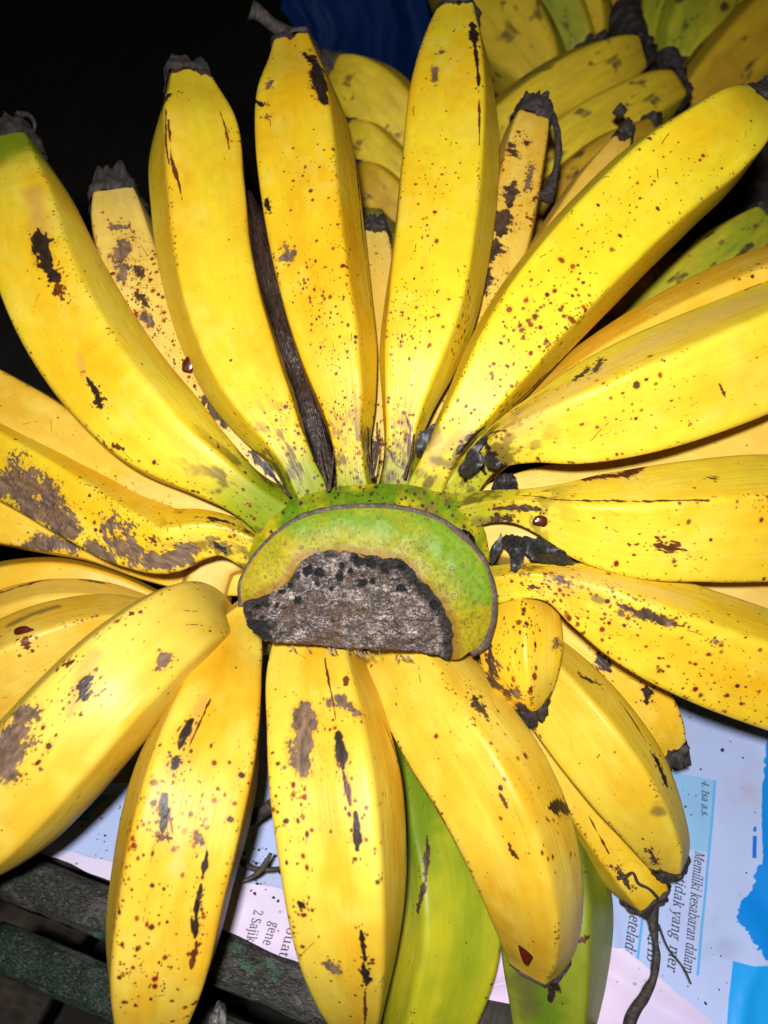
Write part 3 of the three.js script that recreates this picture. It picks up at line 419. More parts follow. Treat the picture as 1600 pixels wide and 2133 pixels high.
const back = [
  { // B, small and speckled
    pts: [[640, 1090, 80, .318], [580, 1030, 84, .316], [490, 930, 124, .32], [395, 800, 150, .326], [318, 660, 160, .334], [276, 545, 150, .342], [252, 460, 128, .349], [245, 425, 106, .352]],
    base: [232, 208, 116], second: [226, 198, 92], spots: 560, tip: 1.15, tipEdge: .0012, turn: 4, sap: [[392, 758, 14, 20, .3, .3085]],
    marks: [['scab', 18, .7, [262, 505], [255, 540]], ['scab', 14, .8, [250, 545], [262, 580]], ['scab', 10, .9, [238, 475], [262, 472]], ['scab', 10, .8, [280, 495]], ['bark', 9, .9, [280, 555], [300, 575]], ['bark', 8, 1, [285, 610], [310, 640]], ['scab', 12, .8, [300, 660], [315, 672]], ['bark', 12, .9, [430, 820], [470, 890]], ['black', 10, .8, [520, 940], [570, 990]]],
    clusters: [[270, 600, 60, 60, 1.2], [300, 640, 60, 60, 1.2], [330, 700, 60, 50, 1.2], [320, 560, 40, 40], [420, 840, 50, 50, 1.2], [370, 740, 60, 40]],
  },
  { // F, small and scabby
    pts: [[860, 1010, 60, .324], [910, 880, 76, .326], [960, 770, 92, .33], [1005, 660, 108, .336], [1036, 560, 118, .342], [1062, 455, 116, .349], [1082, 355, 110, .356], [1096, 290, 98, .361], [1103, 262, 86, .363]],
    base: [238, 202, 84], second: [230, 188, 60], spots: 260, tip: 1.1, tipEdge: .001, turn: -6,
    styles: [[[1140, 222, 18, .362], [1158, 260, 14, .358], [1163, 320, 15, .355], [1152, 375, 18, .353], [1136, 415, 34, .352]], [[1118, 226, 36, .363], [1136, 200, 16, .361], [1143, 190, 6, .36]]],
    marks: [['bark', 20, .5, [1052, 440], [1038, 490]], ['bark', 14, .6, [1072, 380], [1058, 430]], ['bark', 18, .6, [1035, 500], [1024, 540]], ['bark', 14, .8, [1018, 560], [1010, 610]], ['bark', 8, .9, [1062, 300], [1075, 325]], ['bark', 7, .8, [1098, 300]], ['scab', 8, .8, [1108, 350], [1100, 390]]],
    clusters: [[1070, 300, 40, 30, 1.3], [1095, 430, 40, 30, 1.2]],
  },
  { // behind G
    pts: [[900, 1000, 60, .33], [990, 800, 90, .336], [1100, 620, 106, .342], [1180, 480, 104, .348], [1240, 385, 92, .353], [1282, 318, 60, .357], [1297, 290, 40, .359]],
    base: [236, 200, 90], second: [228, 186, 60], spots: 60, small: true, tip: 1.6, tipEdge: .006,
  },
  { // dark withered finger squeezed between two upright ones
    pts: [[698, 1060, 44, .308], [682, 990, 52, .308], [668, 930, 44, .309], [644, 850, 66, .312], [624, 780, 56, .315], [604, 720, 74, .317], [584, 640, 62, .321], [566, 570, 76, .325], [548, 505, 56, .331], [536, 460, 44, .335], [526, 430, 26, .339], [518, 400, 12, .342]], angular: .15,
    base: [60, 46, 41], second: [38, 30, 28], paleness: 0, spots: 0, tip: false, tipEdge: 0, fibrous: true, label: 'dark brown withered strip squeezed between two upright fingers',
  },
  { // small one behind, its black end showing between two upright fingers
    pts: [[800, 1080, 70, .316], [790, 960, 84, .322], [786, 850, 100, .328], [784, 720, 108, .337], [782, 600, 104, .346], [780, 520, 84, .353], [779, 492, 66, .355]],
    base: [232, 206, 110], second: [224, 192, 80], spots: 300, tip: 1.1, tipEdge: .003, clusters: [[776, 880, 40, 40, 1.3], [780, 940, 30, 40, 1.3]], marks: [['bark', 12, .7, [778, 980], [776, 920]], ['scab', 8, .9, [770, 700], [772, 780]]],
  },
  { // I behind H
    pts: [[960, 1010, 70, .31], [1080, 900, 100, .31], [1220, 790, 130, .309], [1350, 718, 160, .309], [1480, 662, 186, .31], [1620, 606, 190, .314], [1750, 560, 150, .32], [1820, 540, 90, .324]],
    base: [242, 198, 56], second: [232, 182, 40], spots: 90, turn: -10, clusters: [[1560, 560, 30, 8, 1.2]], marks: [['bark', 4, .8, [1450, 592], [1456, 590]]],
  },
  { // J2 behind J
    pts: [[960, 1060, 60, .312], [1100, 1015, 80, .312], [1250, 1000, 110, .313], [1420, 965, 150, .315], [1600, 920, 180, .319], [1760, 880, 160, .325], [1850, 860, 90, .33]],
    base: [240, 208, 96], second: [234, 200, 80], spots: 40, turn: 10, marks: [['black', 2.4, .6, [1555, 930]]],
  },
  { // behind K
    pts: [[960, 1130, 80, .306], [1050, 1128, 100, .3], [1120, 1145, 110, .297], [1200, 1175, 120, .298], [1320, 1215, 150, .302], [1480, 1260, 170, .307], [1640, 1300, 160, .312], [1740, 1330, 90, .316]],
    base: [238, 208, 120], second: [232, 198, 96], spots: 40, turn: 10, small: true,
  },
  { // T2 behind T
    pts: [[590, 1130, 70, .312], [510, 1085, 80, .311], [420, 1058, 110, .312], [310, 1024, 130, .316], [190, 964, 150, .322], [70, 890, 160, .33], [-50, 820, 150, .338], [-140, 760, 100, .344]],
    base: [238, 204, 84], second: [232, 190, 58], spots: 100, turn: -8, marks: [['black', 7, .9, [305, 1048], [338, 1058]], ['bark', 4, 1, [240, 1015], [300, 1040]], ['pale', 40, .6, [280, 1010], [420, 1050]]], clusters: [[260, 1030, 50, 30], [320, 1050, 40, 30]],
  },
  { // U
    pts: [[560, 1215, 60, .33], [430, 1210, 62, .33], [310, 1180, 66, .33], [200, 1133, 84, .33], [95, 1098, 118, .332], [-10, 1068, 140, .336], [-110, 1045, 140, .342], [-180, 1030, 80, .347]],
    base: [244, 208, 60], second: [238, 190, 44], spots: 60, turn: 10, marks: [['scab', 17, .6, [10, 1150], [60, 1138], [110, 1130]], ['scab', 13, .6, [110, 1130], [160, 1140]]],
  },
  { // V1
    pts: [[540, 1320, 60, .352], [410, 1300, 64, .348], [320, 1262, 70, .344], [230, 1226, 80, .341], [130, 1208, 94, .339], [30, 1214, 100, .339], [-60, 1240, 100, .341], [-120, 1260, 60, .344]],
    base: [240, 200, 56], second: [232, 182, 40], spots: 40, small: true,
  },
  { // V2
    pts: [[540, 1335, 60, .346], [410, 1316, 68, .341], [305, 1286, 84, .336], [200, 1262, 102, .330], [95, 1266, 114, .327], [-10, 1296, 114, .328], [-100, 1330, 60, .332]],
    base: [240, 206, 84], second: [230, 190, 60], spots: 60, small: true, turn: 20, marks: [['bark', 5, .7, [0, 1236], [60, 1216], [130, 1210], [220, 1216]]],
  },
  { // V3 with a drop of dried sap
    pts: [[540, 1350, 70, .342], [425, 1336, 86, .335], [320, 1314, 116, .324], [212, 1314, 150, .313], [108, 1346, 178, .306], [0, 1400, 190, .304], [-90, 1450, 170, .307], [-150, 1480, 90, .31]],
    base: [238, 200, 74], second: [226, 186, 52], spots: 60, turn: 20, sap: [[48, 1318, 22, 15, 0, .2905]], marks: [['brown', 6, .7, [52, 1330], [56, 1352]], ['grey', 16, .6, [20, 1300], [120, 1262]]],
  },
  { // pale one behind the crown's left
    pts: [[620, 1150, 70, .325], [540, 1150, 80, .326], [462, 1168, 96, .326], [430, 1220, 112, .327], [424, 1300, 124, .329], [414, 1400, 110, .331], [400, 1480, 80, .335]],
    base: [238, 206, 110], second: [230, 196, 90], spots: 20, small: true,
  },
  { // M
    pts: [[920, 1270, 90, .325], [1010, 1310, 120, .318], [1090, 1370, 150, .308], [1160, 1440, 178, .298], [1235, 1530, 194, .29], [1305, 1625, 182, .286], [1352, 1700, 144, .286], [1384, 1765, 104, .289], [1392, 1796, 78, .291]],
    base: [236, 210, 66], second: [226, 182, 36], spots: 60, turn: -18, tip: .8, tipEdge: .0025,
    marks: [['black', 12, .5, [1368, 1585], [1390, 1635]], ['black', 10, .6, [1362, 1575], [1375, 1600]], ['brown', 4, .6, [1338, 1748]], ['bark', 5, .6, [1352, 1770], [1366, 1800]], ['bark', 6, .6, [1210, 1410], [1250, 1425]], ['brown', 2, .8, [1290, 1460], [1345, 1545]], ['grey', 18, .9, [1370, 1690]]],
  },
  { // N with the long withered style
    pts: [[960, 1310, 80, .33], [1060, 1420, 110, .322], [1140, 1540, 130, .314], [1210, 1660, 134, .308], [1280, 1765, 132, .305], [1326, 1830, 116, .303], [1346, 1862, 96, .303]],
    base: [238, 204, 50], second: [226, 190, 36], spots: 50, turn: 10, tip: .55, tipEdge: .0015,
    styles: [[[1350, 1872, 50, .301], [1358, 1905, 30, .298], [1364, 1950, 16, .295], [1367, 1995, 15, .292], [1360, 2040, 16, .289], [1336, 2085, 22, .287], [1314, 2125, 24, .286], [1306, 2180, 22, .286]], [[1286, 1830, 8, .29], [1302, 1826, 8, .289], [1318, 1818, 6, .288], [1330, 1840, 7, .288], [1350, 1850, 6, .288], [1370, 1870, 6, .29]], [[1372, 1925, 4, .298], [1392, 1975, 4, .295], [1425, 2018, 4, .292], [1440, 2050, 3, .29]], [[1298, 1870, 6, .3], [1314, 1900, 6, .3], [1334, 1905, 5, .3]]],
    marks: [['bark', 5, .5, [1285, 1800], [1310, 1850]], ['bark', 8, .6, [1284, 1808], [1296, 1826]], ['brown', 2, .8, [1225, 1700], [1268, 1776]]],
  },
  { // O
    pts: [[940, 1250, 80, .328], [1060, 1270, 110, .322], [1160, 1320, 150, .318], [1250, 1390, 166, .314], [1330, 1465, 148, .311], [1376, 1530, 108, .31], [1392, 1560, 74, .31]],
    base: [240, 202, 54], second: [232, 186, 36], spots: 40, turn: 10, tip: .9, tipEdge: .002,
    marks: [['black', 14, .8, [1245, 1365], [1270, 1400]], ['black', 11, .4, [1345, 1430], [1346, 1465]]], styles: [[[1398, 1580, 30, .309], [1408, 1582, 16, .308], [1417, 1580, 8, .308]]],
  },
];
for (const o of fan) banana(hand, o);
for (const o of lower) banana(hand, o);
for (const o of back) banana(hand, o);

// ---------------------------------------------------------------- the cushion the fingers grow from, and the cut stalk
{
  const OUT = [[500, 1215], [503, 1150], [528, 1090], [575, 1048], [640, 1022], [715, 1008], [800, 1004], [880, 1008], [945, 1024], [1000, 1062], [1026, 1115], [1034, 1190], [1030, 1260], [975, 1320], [860, 1345], [740, 1345], [620, 1330], [530, 1290]];
  const box = [480, 980, 1060, 1380], W = 640, H = 448, rgb = new Float32Array(W * H * 3), rand = rng(55);
  for (let j = 0; j < H; j++) for (let i = 0; i < W; i++) {
    const x = box[0] + i / W * 580, y = box[3] - j / H * 400, n = fbm(x * 0.02, y * 0.02, 2), n2 = noise(x * 0.11, y * 0.11, 6), k = (j * W + i) * 3;
    const yel = clamp((n - 0.42) * 3 + smooth(860, 980, x) * 0.7 + smooth(1040, 1005, y) * 0.5 + smooth(600, 540, x) * 0.1);
    const c = [mix(92, 184, yel), mix(126, 164, yel), mix(22, 26, yel)];
    const decay = smooth(0.5, 0.62, fbm(x * 0.03 + 40, y * 0.03, 7)) * smooth(150, 60, Math.hypot(x - 960, y - 1030));
    for (let q = 0; q < 3; q++) rgb[k + q] = mix(c[q], [120, 96, 50][q], decay * 0.7) * (0.92 + 0.16 * n2);
  }
  for (let s = 0; s < 1500; s++) {
    const x = 500 + rand() * 540, y = 1000 + rand() * 300; if (noise(x * 0.02, y * 0.02, 31) < 0.4 && rand() < 0.7) continue;
    const r = 1.2 + 3.6 * rand() ** 3, ci = (x - box[0]) / 580 * W, cj = (box[3] - y) / 400 * H, col = rand() < 0.6 ? [62, 36, 30] : [84, 64, 54];
    for (let j = Math.floor(cj - r * 1.6); j <= cj + r * 1.6; j++) for (let i = Math.floor(ci - r * 1.6); i <= ci + r * 1.6; i++) { if (i < 0 || j < 0 || i >= W || j >= H) continue; const a = smooth(1.2, 0.7, Math.hypot(i - ci, j - cj) / r * (0.75 + 0.5 * noise(i * 0.5, j * 0.5, s))); const k = (j * W + i) * 3; for (let q = 0; q < 3; q++) rgb[k + q] = mix(rgb[k + q], col[q], a * 0.9); }
  }
  const geo = padGeo(OUT, (x, y, t) => 0.272 + 0.0185 * t ** 3 + (fbm(x * 0.03, y * 0.03, 5) - 0.5) * 0.004, 0.03, { centre: [770, 1180], rings: 40, around: 200, wobble: 0.012, uvBox: box });
  mesh('crown_cushion', geo, new THREE.MeshPhysicalMaterial({ map: dataTexture(W, H, rgb, true), roughness: 0.5, specularIntensity: 0.5 }), hand);
}
{
  const RIM = [[508, 1262], [505, 1218], [520, 1180], [548, 1142], [584, 1108], [632, 1080], [692, 1063], [780, 1058], [860, 1067], [920, 1090], [965, 1125], [1000, 1165], [1018, 1208], [1024, 1252], [1020, 1300], [1005, 1342], [978, 1360], [948, 1376], [880, 1364], [820, 1358], [750, 1354], [650, 1345], [565, 1336], [535, 1326], [515, 1300]];
  const CUT = [[509, 1258], [540, 1246], [578, 1226], [606, 1202], [626, 1170], [660, 1152], [700, 1146], [745, 1153], [785, 1160], [832, 1163], [856, 1184], [884, 1212], [910, 1242], [930, 1276], [940, 1310], [944, 1378], [900, 1370], [820, 1362], [750, 1360], [650, 1350], [565, 1343], [536, 1334], [514, 1308]];
  const box = [490, 1040, 1040, 1390], W = 960, H = 612, rgb = new Float32Array(W * H * 3), bump = new Float32Array(W * H * 3), rand = rng(91);
  const X = (i) => box[0] + i / W * 550, Y = (j) => box[3] - j / H * 350;
  const segDist = (x, y, poly, n0, n1) => { let b = 1e9; for (let k = n0; k < n1; k++) { const [ax, ay] = poly[k], [bx, by] = poly[k + 1], dx = bx - ax, dy = by - ay, t = clamp(((x - ax) * dx + (y - ay) * dy) / (dx * dx + dy * dy)); b = Math.min(b, Math.hypot(x - ax - t * dx, y - ay - t * dy)); } return b; };
  for (let j = 0; j < H; j++) for (let i = 0; i < W; i++) {
    const x = X(i), y = Y(j), k = (j * W + i) * 3, n = fbm(x * 0.018, y * 0.018, 4), n2 = noise(x * 0.16, y * 0.16, 6), n3 = noise(x * 0.5, y * 0.5, 2);
    const dc = segDist(x, y, CUT, 0, 15), side = smooth(620, 540, x + (n - 0.5) * 120) + smooth(0.6, 0.8, n) * 0.45 + smooth(1230, 1330, y + (n - 0.5) * 80) * 0.8;
    const yel = clamp(side + smooth(70, 20, dc + (n - .5) * 30) * .7), ora = smooth(20, 2, dc + (n - 0.5) * 22) * 0.75;
    const c = [mix(mix(104, 154, yel), 126, ora), mix(mix(132, 138, yel), 88, ora), mix(mix(28, 28, yel), 30, ora)];
    const speck = smooth(0.63, 0.72, noise(x * 0.3, y * 0.22, 12)) * (0.25 + 0.6 * smooth(90, 20, dc)) * smooth(0.3, 0.6, n + 0.1);
    for (let q = 0; q < 3; q++) rgb[k + q] = mix(c[q] * (0.93 + 0.14 * n2), [84, 76, 34][q], speck * 0.5);
    bump[k] = bump[k + 1] = bump[k + 2] = 128 + (n2 - 0.5) * 20 + (n3 - 0.5) * 12;
  }
  for (let s = 0; s < 620; s++) {                      // corky freckles, many of them with a paler middle
    const x = 500 + rand() * 530, y = 1055 + rand() * 320; if (rand() < 0.62 * smooth(900, 640, x)) continue;
    const big = rand() < 0.14 + 0.2 * smooth(880, 980, x), r = big ? 3.5 + 5 * rand() : 1.2 + 1.8 * rand(), ci = (x - box[0]) / 550 * W, cj = (box[3] - y) / 350 * H, an = rand() * 3.14, el = 0.5 + rand() * 0.5, ca = Math.cos(an), sa = Math.sin(an);
    for (let j = Math.floor(cj - r * 3); j <= cj + r * 3; j++) for (let i = Math.floor(ci - r * 3); i <= ci + r * 3; i++) { if (i < 0 || j < 0 || i >= W || j >= H) continue; const dx = i - ci, dy = j - cj, d = Math.hypot(dx * ca + dy * sa, (-dx * sa + dy * ca) / el) / r * (0.75 + 0.5 * noise(i * 0.3, j * 0.3, s)), a = smooth(1.25, 0.85, d), k = (j * W + i) * 3; if (a <= 0) continue; const col = big && d < 0.6 ? [128, 112, 74] : [92, 76, 44]; for (let q = 0; q < 3; q++) { rgb[k + q] = mix(rgb[k + q], col[q], a * 0.85); bump[k + q] += a * 20; } }
  }
  const inside = (x, y) => { let c = false; for (let i = 0, j = CUT.length - 1; i < CUT.length; j = i++) { const [xi, yi] = CUT[i], [xj, yj] = CUT[j]; if (yi > y !== yj > y && x < (xj - xi) * (y - yi) / (yj - yi) + xi) c = !c; } return c; };
  const dome = (x, y, t) => (inside(x, y) ? 0.006 * smooth(4, 14, segDist(x, y, CUT, 0, 15)) : 0) + 0.2585 + 0.0035 * Math.min(1, t) ** 6 + 0.004 * smooth(1200, 1380, y) + (fbm(x * 0.015, y * 0.015, 9) - 0.5) * 0.003;
  const crown = mesh('crown', padGeo(RIM, dome, 0.02, { centre: [770, 1235], rings: 50, around: 260, uvBox: box }),
    new THREE.MeshPhysicalMaterial({ map: dataTexture(W, H, rgb, true), bumpMap: dataTexture(W, H, bump, false), bumpScale: 0.0007, roughness: 0.5, specularIntensity: 0.4 }), hand, 'green and yellow crescent of stalk skin with corky freckles');
  // brown dried edge round the outer side of the crescent
  const rim = RIM.slice(0, 17).map(([x, y], k) => [770 + (x - 770) * 1.012, 1235 + (y - 1235) * 1.016, 9 + 6 * noise(k * 0.9, 2, 2) + (x > 900 ? 5 : 0), dome(x, y, 1) + 0.0022]);
  strand('dried_rim', rim, crown, 77, 0.16, lin([64, 52, 48]), lin([134, 112, 98]), 1.5);
  // grey cut face: fibrous, pitted
  const pits = [[640, 1190, 10], [664, 1193, 11], [708, 1203, 10], [730, 1190, 6], [756, 1214, 10], [776, 1212, 7], [712, 1178, 6], [800, 1184, 11], [835, 1226, 10], [620, 1250, 7], [585, 1234, 8], [519, 1281, 7], [535, 1266, 7], [553, 1262, 6], [660, 1217, 6], [750, 1168, 13], [772, 1176, 10], [690, 1228, 5], [840, 1180, 9], [870, 1215, 7], [602, 1220, 6], [905, 1262, 7], [545, 1290, 5], [575, 1262, 5]];
  const pit = (x, y) => { let s = 0; for (const [px, py, r] of pits) s = Math.max(s, smooth(1.15, 0.55, Math.hypot(x - px, y - py) / r * (0.55 + 0.9 * noise(x * 0.13, y * 0.13, px)))); return s; };
  const CW = 960, CH = 560, cb = [495, 1135, 960, 1390], g = new Float32Array(CW * CH * 3), cbmp = new Float32Array(CW * CH * 3);
  for (let j = 0; j < CH; j++) for (let i = 0; i < CW; i++) {
    const x = cb[0] + i / CW * 465, y = cb[3] - j / CH * 255, k = (j * CW + i) * 3;
    const n = fbm(x * 0.035, y * 0.05, 3), m = noise(x * 0.22, y * 0.3, 8), h = noise(x * 0.6, y * 0.7, 5), fib = noise(x * 0.08, y * 0.5, 14);
    const light = clamp((n - 0.3) * 1.5 + (m - 0.5) * 0.9 + (h - 0.5) * 0.9 + (fib - 0.5) * 0.3);
    let c = [mix(80, 188, light), mix(69, 173, light), mix(65, 167, light)];
    const brown = Math.max(smooth(0.45, 0.7, fbm(x * 0.02 + 9, y * 0.05, 21)) * smooth(1290, 1340, y), smooth(0.5, 0.7, fbm(x * 0.03 + 50, y * 0.04, 33)) * .8); c = c.map((q, z) => mix(q, [92, 70, 54][z], brown * 0.8));
    const dc = segDist(x, y, CUT, 0, 15), dark = smooth(20, 5, dc - 11 * noise(x * 0.06, y * 0.06, 2) - (x > 720 && x < 900 ? 6 : 0)) * smooth(0.35, 0.6, noise(x * 0.05, y * 0.05, 77) + (x > 840 || x < 560 ? 0.5 : x > 730 ? 0.2 : -0.3));
    c = c.map((q, z) => mix(q, [36, 32, 32][z], dark * 0.85));
    const tar = smooth(44, 26, Math.hypot(x - 530, (y - 1316) * 1.2) + 22 * (noise(x * 0.1, y * 0.1, 4) - 0.5)), pt = Math.max(pit(x, y), tar);
    for (let q = 0; q < 3; q++) { g[k + q] = mix(c[q], [16, 16, 18][q], pt * 0.93); cbmp[k + q] = 128 + (m - 0.5) * 70 + (h - 0.5) * 90; }
  }
  const face = (x, y, t) => 0.2562 + 0.0045 * smooth(1300, 1375, y) + 0.0016 * t ** 30 - (noise(x * 0.06, y * 0.08, 3) - 0.5) * 0.0034 - (noise(x * 0.16, y * 0.2, 3) - 0.5) * 0.0018 - (noise(x * 0.34, y * 0.4, 3) - 0.5) * 0.0012 + pit(x, y) * 0.0022;
  mesh('cut_face', padGeo(CUT, face, 0.006, { centre: [740, 1262], rings: 80, around: 360, wobble: 0.03, uvBox: cb }),
    new THREE.MeshStandardMaterial({ map: dataTexture(CW, CH, g, true), bumpMap: dataTexture(CW, CH, cbmp, false), bumpScale: 0.0016, roughness: 0.8 }), crown, 'dry grey fibrous cut end of the stalk with black pits');
  // frayed fibres along the lower edge
  const fr = rng(12);
  const fibres = [];
  for (let k = 0; k < 16; k++) { const u = fr() ** .6, x = 560 + u * 390, y = 1342 + u * 34 + fr() * 5, a = 0.2 + fr() * 1.6, l = 8 + fr() * 16; fibres.push(strandGeo([[x, y - 4, 4, .2605], [x + Math.cos(a) * l * .5, y + Math.sin(a) * l * .3, 3, .2595], [x + Math.cos(a) * l, y + Math.sin(a) * l * .6, 1.5, .2605]], k, .3, lin([110, 90, 76]), lin([196, 176, 160]))); }
  const fm = mesh('frayed_fibres', mergeGeometries(fibres), charMat, crown); fm.userData.kind = 'stuff';
  mesh('tar_lump', padGeo([[960, 1100], [975, 1106], [988, 1120], [990, 1140], [980, 1152], [966, 1142], [955, 1122], [948, 1106]], (x, y) => .2655 - 0.003 * noise(x * .08, y * .08, 3), .004, { rings: 10, around: 40, wobble: .1 }), tarMat, crown);
}
// ---------------------------------------------------------------- withered flower bracts and rot between the fingers
for (const [k, c] of [[[556, 975, 5, .292], [582, 1008, 9, .288], [604, 1034, 11, .283]], [[664, 930, 6, .292], [674, 985, 10, .287], [684, 1022, 13, .282]], [[696, 940, 5, .292], [690, 990, 9, .287], [684, 1022, 13, .282]], [[766, 890, 5, .294], [766, 950, 8, .288], [774, 996, 12, .283]], [[786, 880, 5, .294], [785, 950, 8, .288], [776, 996, 10, .283]], [[864, 880, 5, .294], [858, 940, 8, .288], [842, 996, 11, .283]]].entries()) strand('dried_crease', c.map(([x, y, w, d]) => [x, y, w * .6, d]), hand, 30 + k, .45, lin([52, 38, 34]), lin([116, 88, 74]));
bract([[862, 950], [868, 905], [885, 890], [912, 880], [905, 915], [886, 945], [872, 965]], .290, hand, 1);
bract([[950, 980], [966, 950], [985, 925], [1012, 896], [1022, 904], [1002, 935], [1012, 958], [1000, 985], [975, 1000], [958, 998]], .2775, hand, 2, .004);
bract([[1005, 950], [1030, 952], [1046, 964], [1036, 978], [1012, 974]], .2735, hand, 9, .003);
bract([[1015, 1020], [1030, 990], [1070, 985], [1080, 1010], [1060, 1022], [1030, 1026]], .289, hand, 3, .006);
bract([[1045, 1115], [1080, 1118], [1092, 1140], [1085, 1165], [1072, 1192], [1062, 1180], [1060, 1150], [1048, 1135]], .2745, hand, 4, .005);
bract([[1090, 1130], [1125, 1120], [1155, 1135], [1185, 1158], [1203, 1174], [1180, 1178], [1130, 1170], [1105, 1155]], .2715, hand, 5, .005);
bract([[1018, 1148], [1035, 1120], [1045, 1105], [1052, 1130], [1040, 1160], [1025, 1185]], .2775, hand, 6, .004);

// ================================================================ green hand lying underneath
const greenHand = thing('green_banana_hand', 'unripe green bananas lying on the paper underneath the large yellow hand', 'bananas');
banana(greenHand, { pts: [[900, 1440, 70, .338], [870, 1560, 130, .328], [888, 1700, 206, .316], [918, 1840, 236, .304], [922, 1960, 228, .297], [898, 2080, 196, .294], [868, 2180, 140, .295], [855, 2230, 80, .296]], base: [196, 198, 36], second: [128, 156, 30], paleness: .1, spots: 60, turn: 24, tip: .8,
  marks: [['green', 90, .3, [850, 1580], [880, 1680], [860, 1760]], ['bark', 4, .8, [888, 1740], [884, 1830], [870, 1900]], ['brown', 3, .8, [960, 1750], [1000, 1830]]] });
banana(greenHand, { pts: [[1000, 1460, 70, .336], [1080, 1600, 130, .328], [1136, 1740, 200, .318], [1152, 1860, 236, .31], [1152, 1960, 236, .305], [1154, 2060, 206, .302], [1156, 2150, 172, .301], [1158, 2230, 80, .302]], base: [136, 154, 42], second: [84, 114, 42], paleness: .1, spots: 40, turn: -10, tip: .8,
  marks: [['black', 15, .4, [1156, 2035], [1146, 2080]], ['brown', 4, .7, [1205, 1962], [1230, 1945]], ['green', 60, .6, [1120, 2040], [1140, 2133]], ['grey', 40, .6, [1080, 1990], [1100, 2100]]] });
strand('hand_stem', [[880, 1400, 110, .345], [930, 1430, 130, .34], [1010, 1440, 100, .342]], greenHand, 5, .1, lin([90, 120, 20]), lin([150, 170, 40]));

// ================================================================ the hands of bananas piled behind
const bgSkins = [];
function bgSkin(k, base, second, marks) {
  const [W, H] = [384, 448], rgb = new Float32Array(W * H * 3), rand = rng(k * 31 + 5);
  for (let j = 0; j < H; j++) for (let i = 0; i < W; i++) { const th = i / W * 6.283, c = Math.cos(th), s = Math.sin(th), n = fbm(c * 1.3 + k * 9, s * 1.3, j * 0.014), m = noise(c * 9, s * 9 + k, j * 0.02), q3 = noise(c * 18, s * 18, j * 0.1), t = clamp((n - .3) * 2.2), q = (j * W + i) * 3; const sc = smooth(.62, .76, fbm(c * 3 + k, s * 3, j * .035)) * marks; for (let z = 0; z < 3; z++) rgb[q + z] = mix(mix(base[z], second[z], t), [66, 50, 42][z], sc) * .97 * (.9 + .12 * m + .08 * q3); }
  return new THREE.MeshPhysicalMaterial({ map: dataTexture(W, H, rgb, true), roughness: .55, specularIntensity: .5 });
}
bgSkins.push(bgSkin(1, [228, 198, 50], [212, 176, 40], .6), bgSkin(2, [206, 186, 46], [140, 158, 40], .8), bgSkin(3, [124, 164, 34], [180, 174, 44], .7), bgSkin(4, [214, 176, 40], [184, 140, 36], .7), bgSkin(5, [96, 134, 30], [130, 150, 34], .4));
const bb = (g, mat, pts, extra = {}) => banana(g, { pts: pts.map(([x, y, w, d]) => [x, y, w, d * 1.07]), mat: bgSkins[mat], small: true, ...extra });
{
  const g = thing('banana_hand', 'yellow hand whose plump fingers with black blossom ends lie behind the large hand', 'bananas', 'banana hands piled behind');
  bb(g, 0, [[800, 520, 70, .47], [880, 440, 130, .468], [1000, 345, 166, .466], [1120, 240, 166, .468], [1220, 170, 146, .474], [1290, 130, 106, .482], [1318, 116, 78, .486]], { tip: .9 });
  bb(g, 0, [[860, 600, 70, .45], [960, 510, 130, .446], [1080, 415, 156, .444], [1190, 325, 156, .446], [1290, 255, 136, .452], [1372, 205, 100, .46], [1402, 190, 76, .463]], { tip: .8, turn: 20, styles: [[[1300, 238, 24, .42], [1284, 224, 26, .42]]] });
  bb(g, 3, [[880, 690, 70, .44], [960, 610, 120, .434], [1070, 520, 150, .43], [1170, 430, 150, .43], [1270, 345, 140, .434], [1350, 290, 90, .44]], { tip: .8 });
  bb(g, 4, [[900, 780, 70, .43], [1000, 690, 120, .42], [1120, 590, 146, .414], [1240, 500, 140, .412], [1330, 440, 90, .414]], { tip: .8 });
  bb(g, 3, [[1040, 800, 70, .42], [1160, 740, 120, .408], [1270, 650, 130, .4], [1350, 610, 124, .398], [1420, 560, 90, .4]], { tip: .8 });
  bb(g, 1, [[1120, 840, 70, .41], [1230, 770, 110, .4], [1330, 690, 130, .395], [1440, 590, 140, .396], [1540, 505, 116, .4], [1584, 466, 80, .403]], { tip: 1 });
  strand('hand_stem', [[760, 480, 120, .47], [820, 620, 170, .45], [900, 780, 160, .43], [1040, 830, 120, .41], [1130, 850, 100, .4]], g, 6, .1, lin([120, 110, 30]), lin([170, 150, 50]));
}
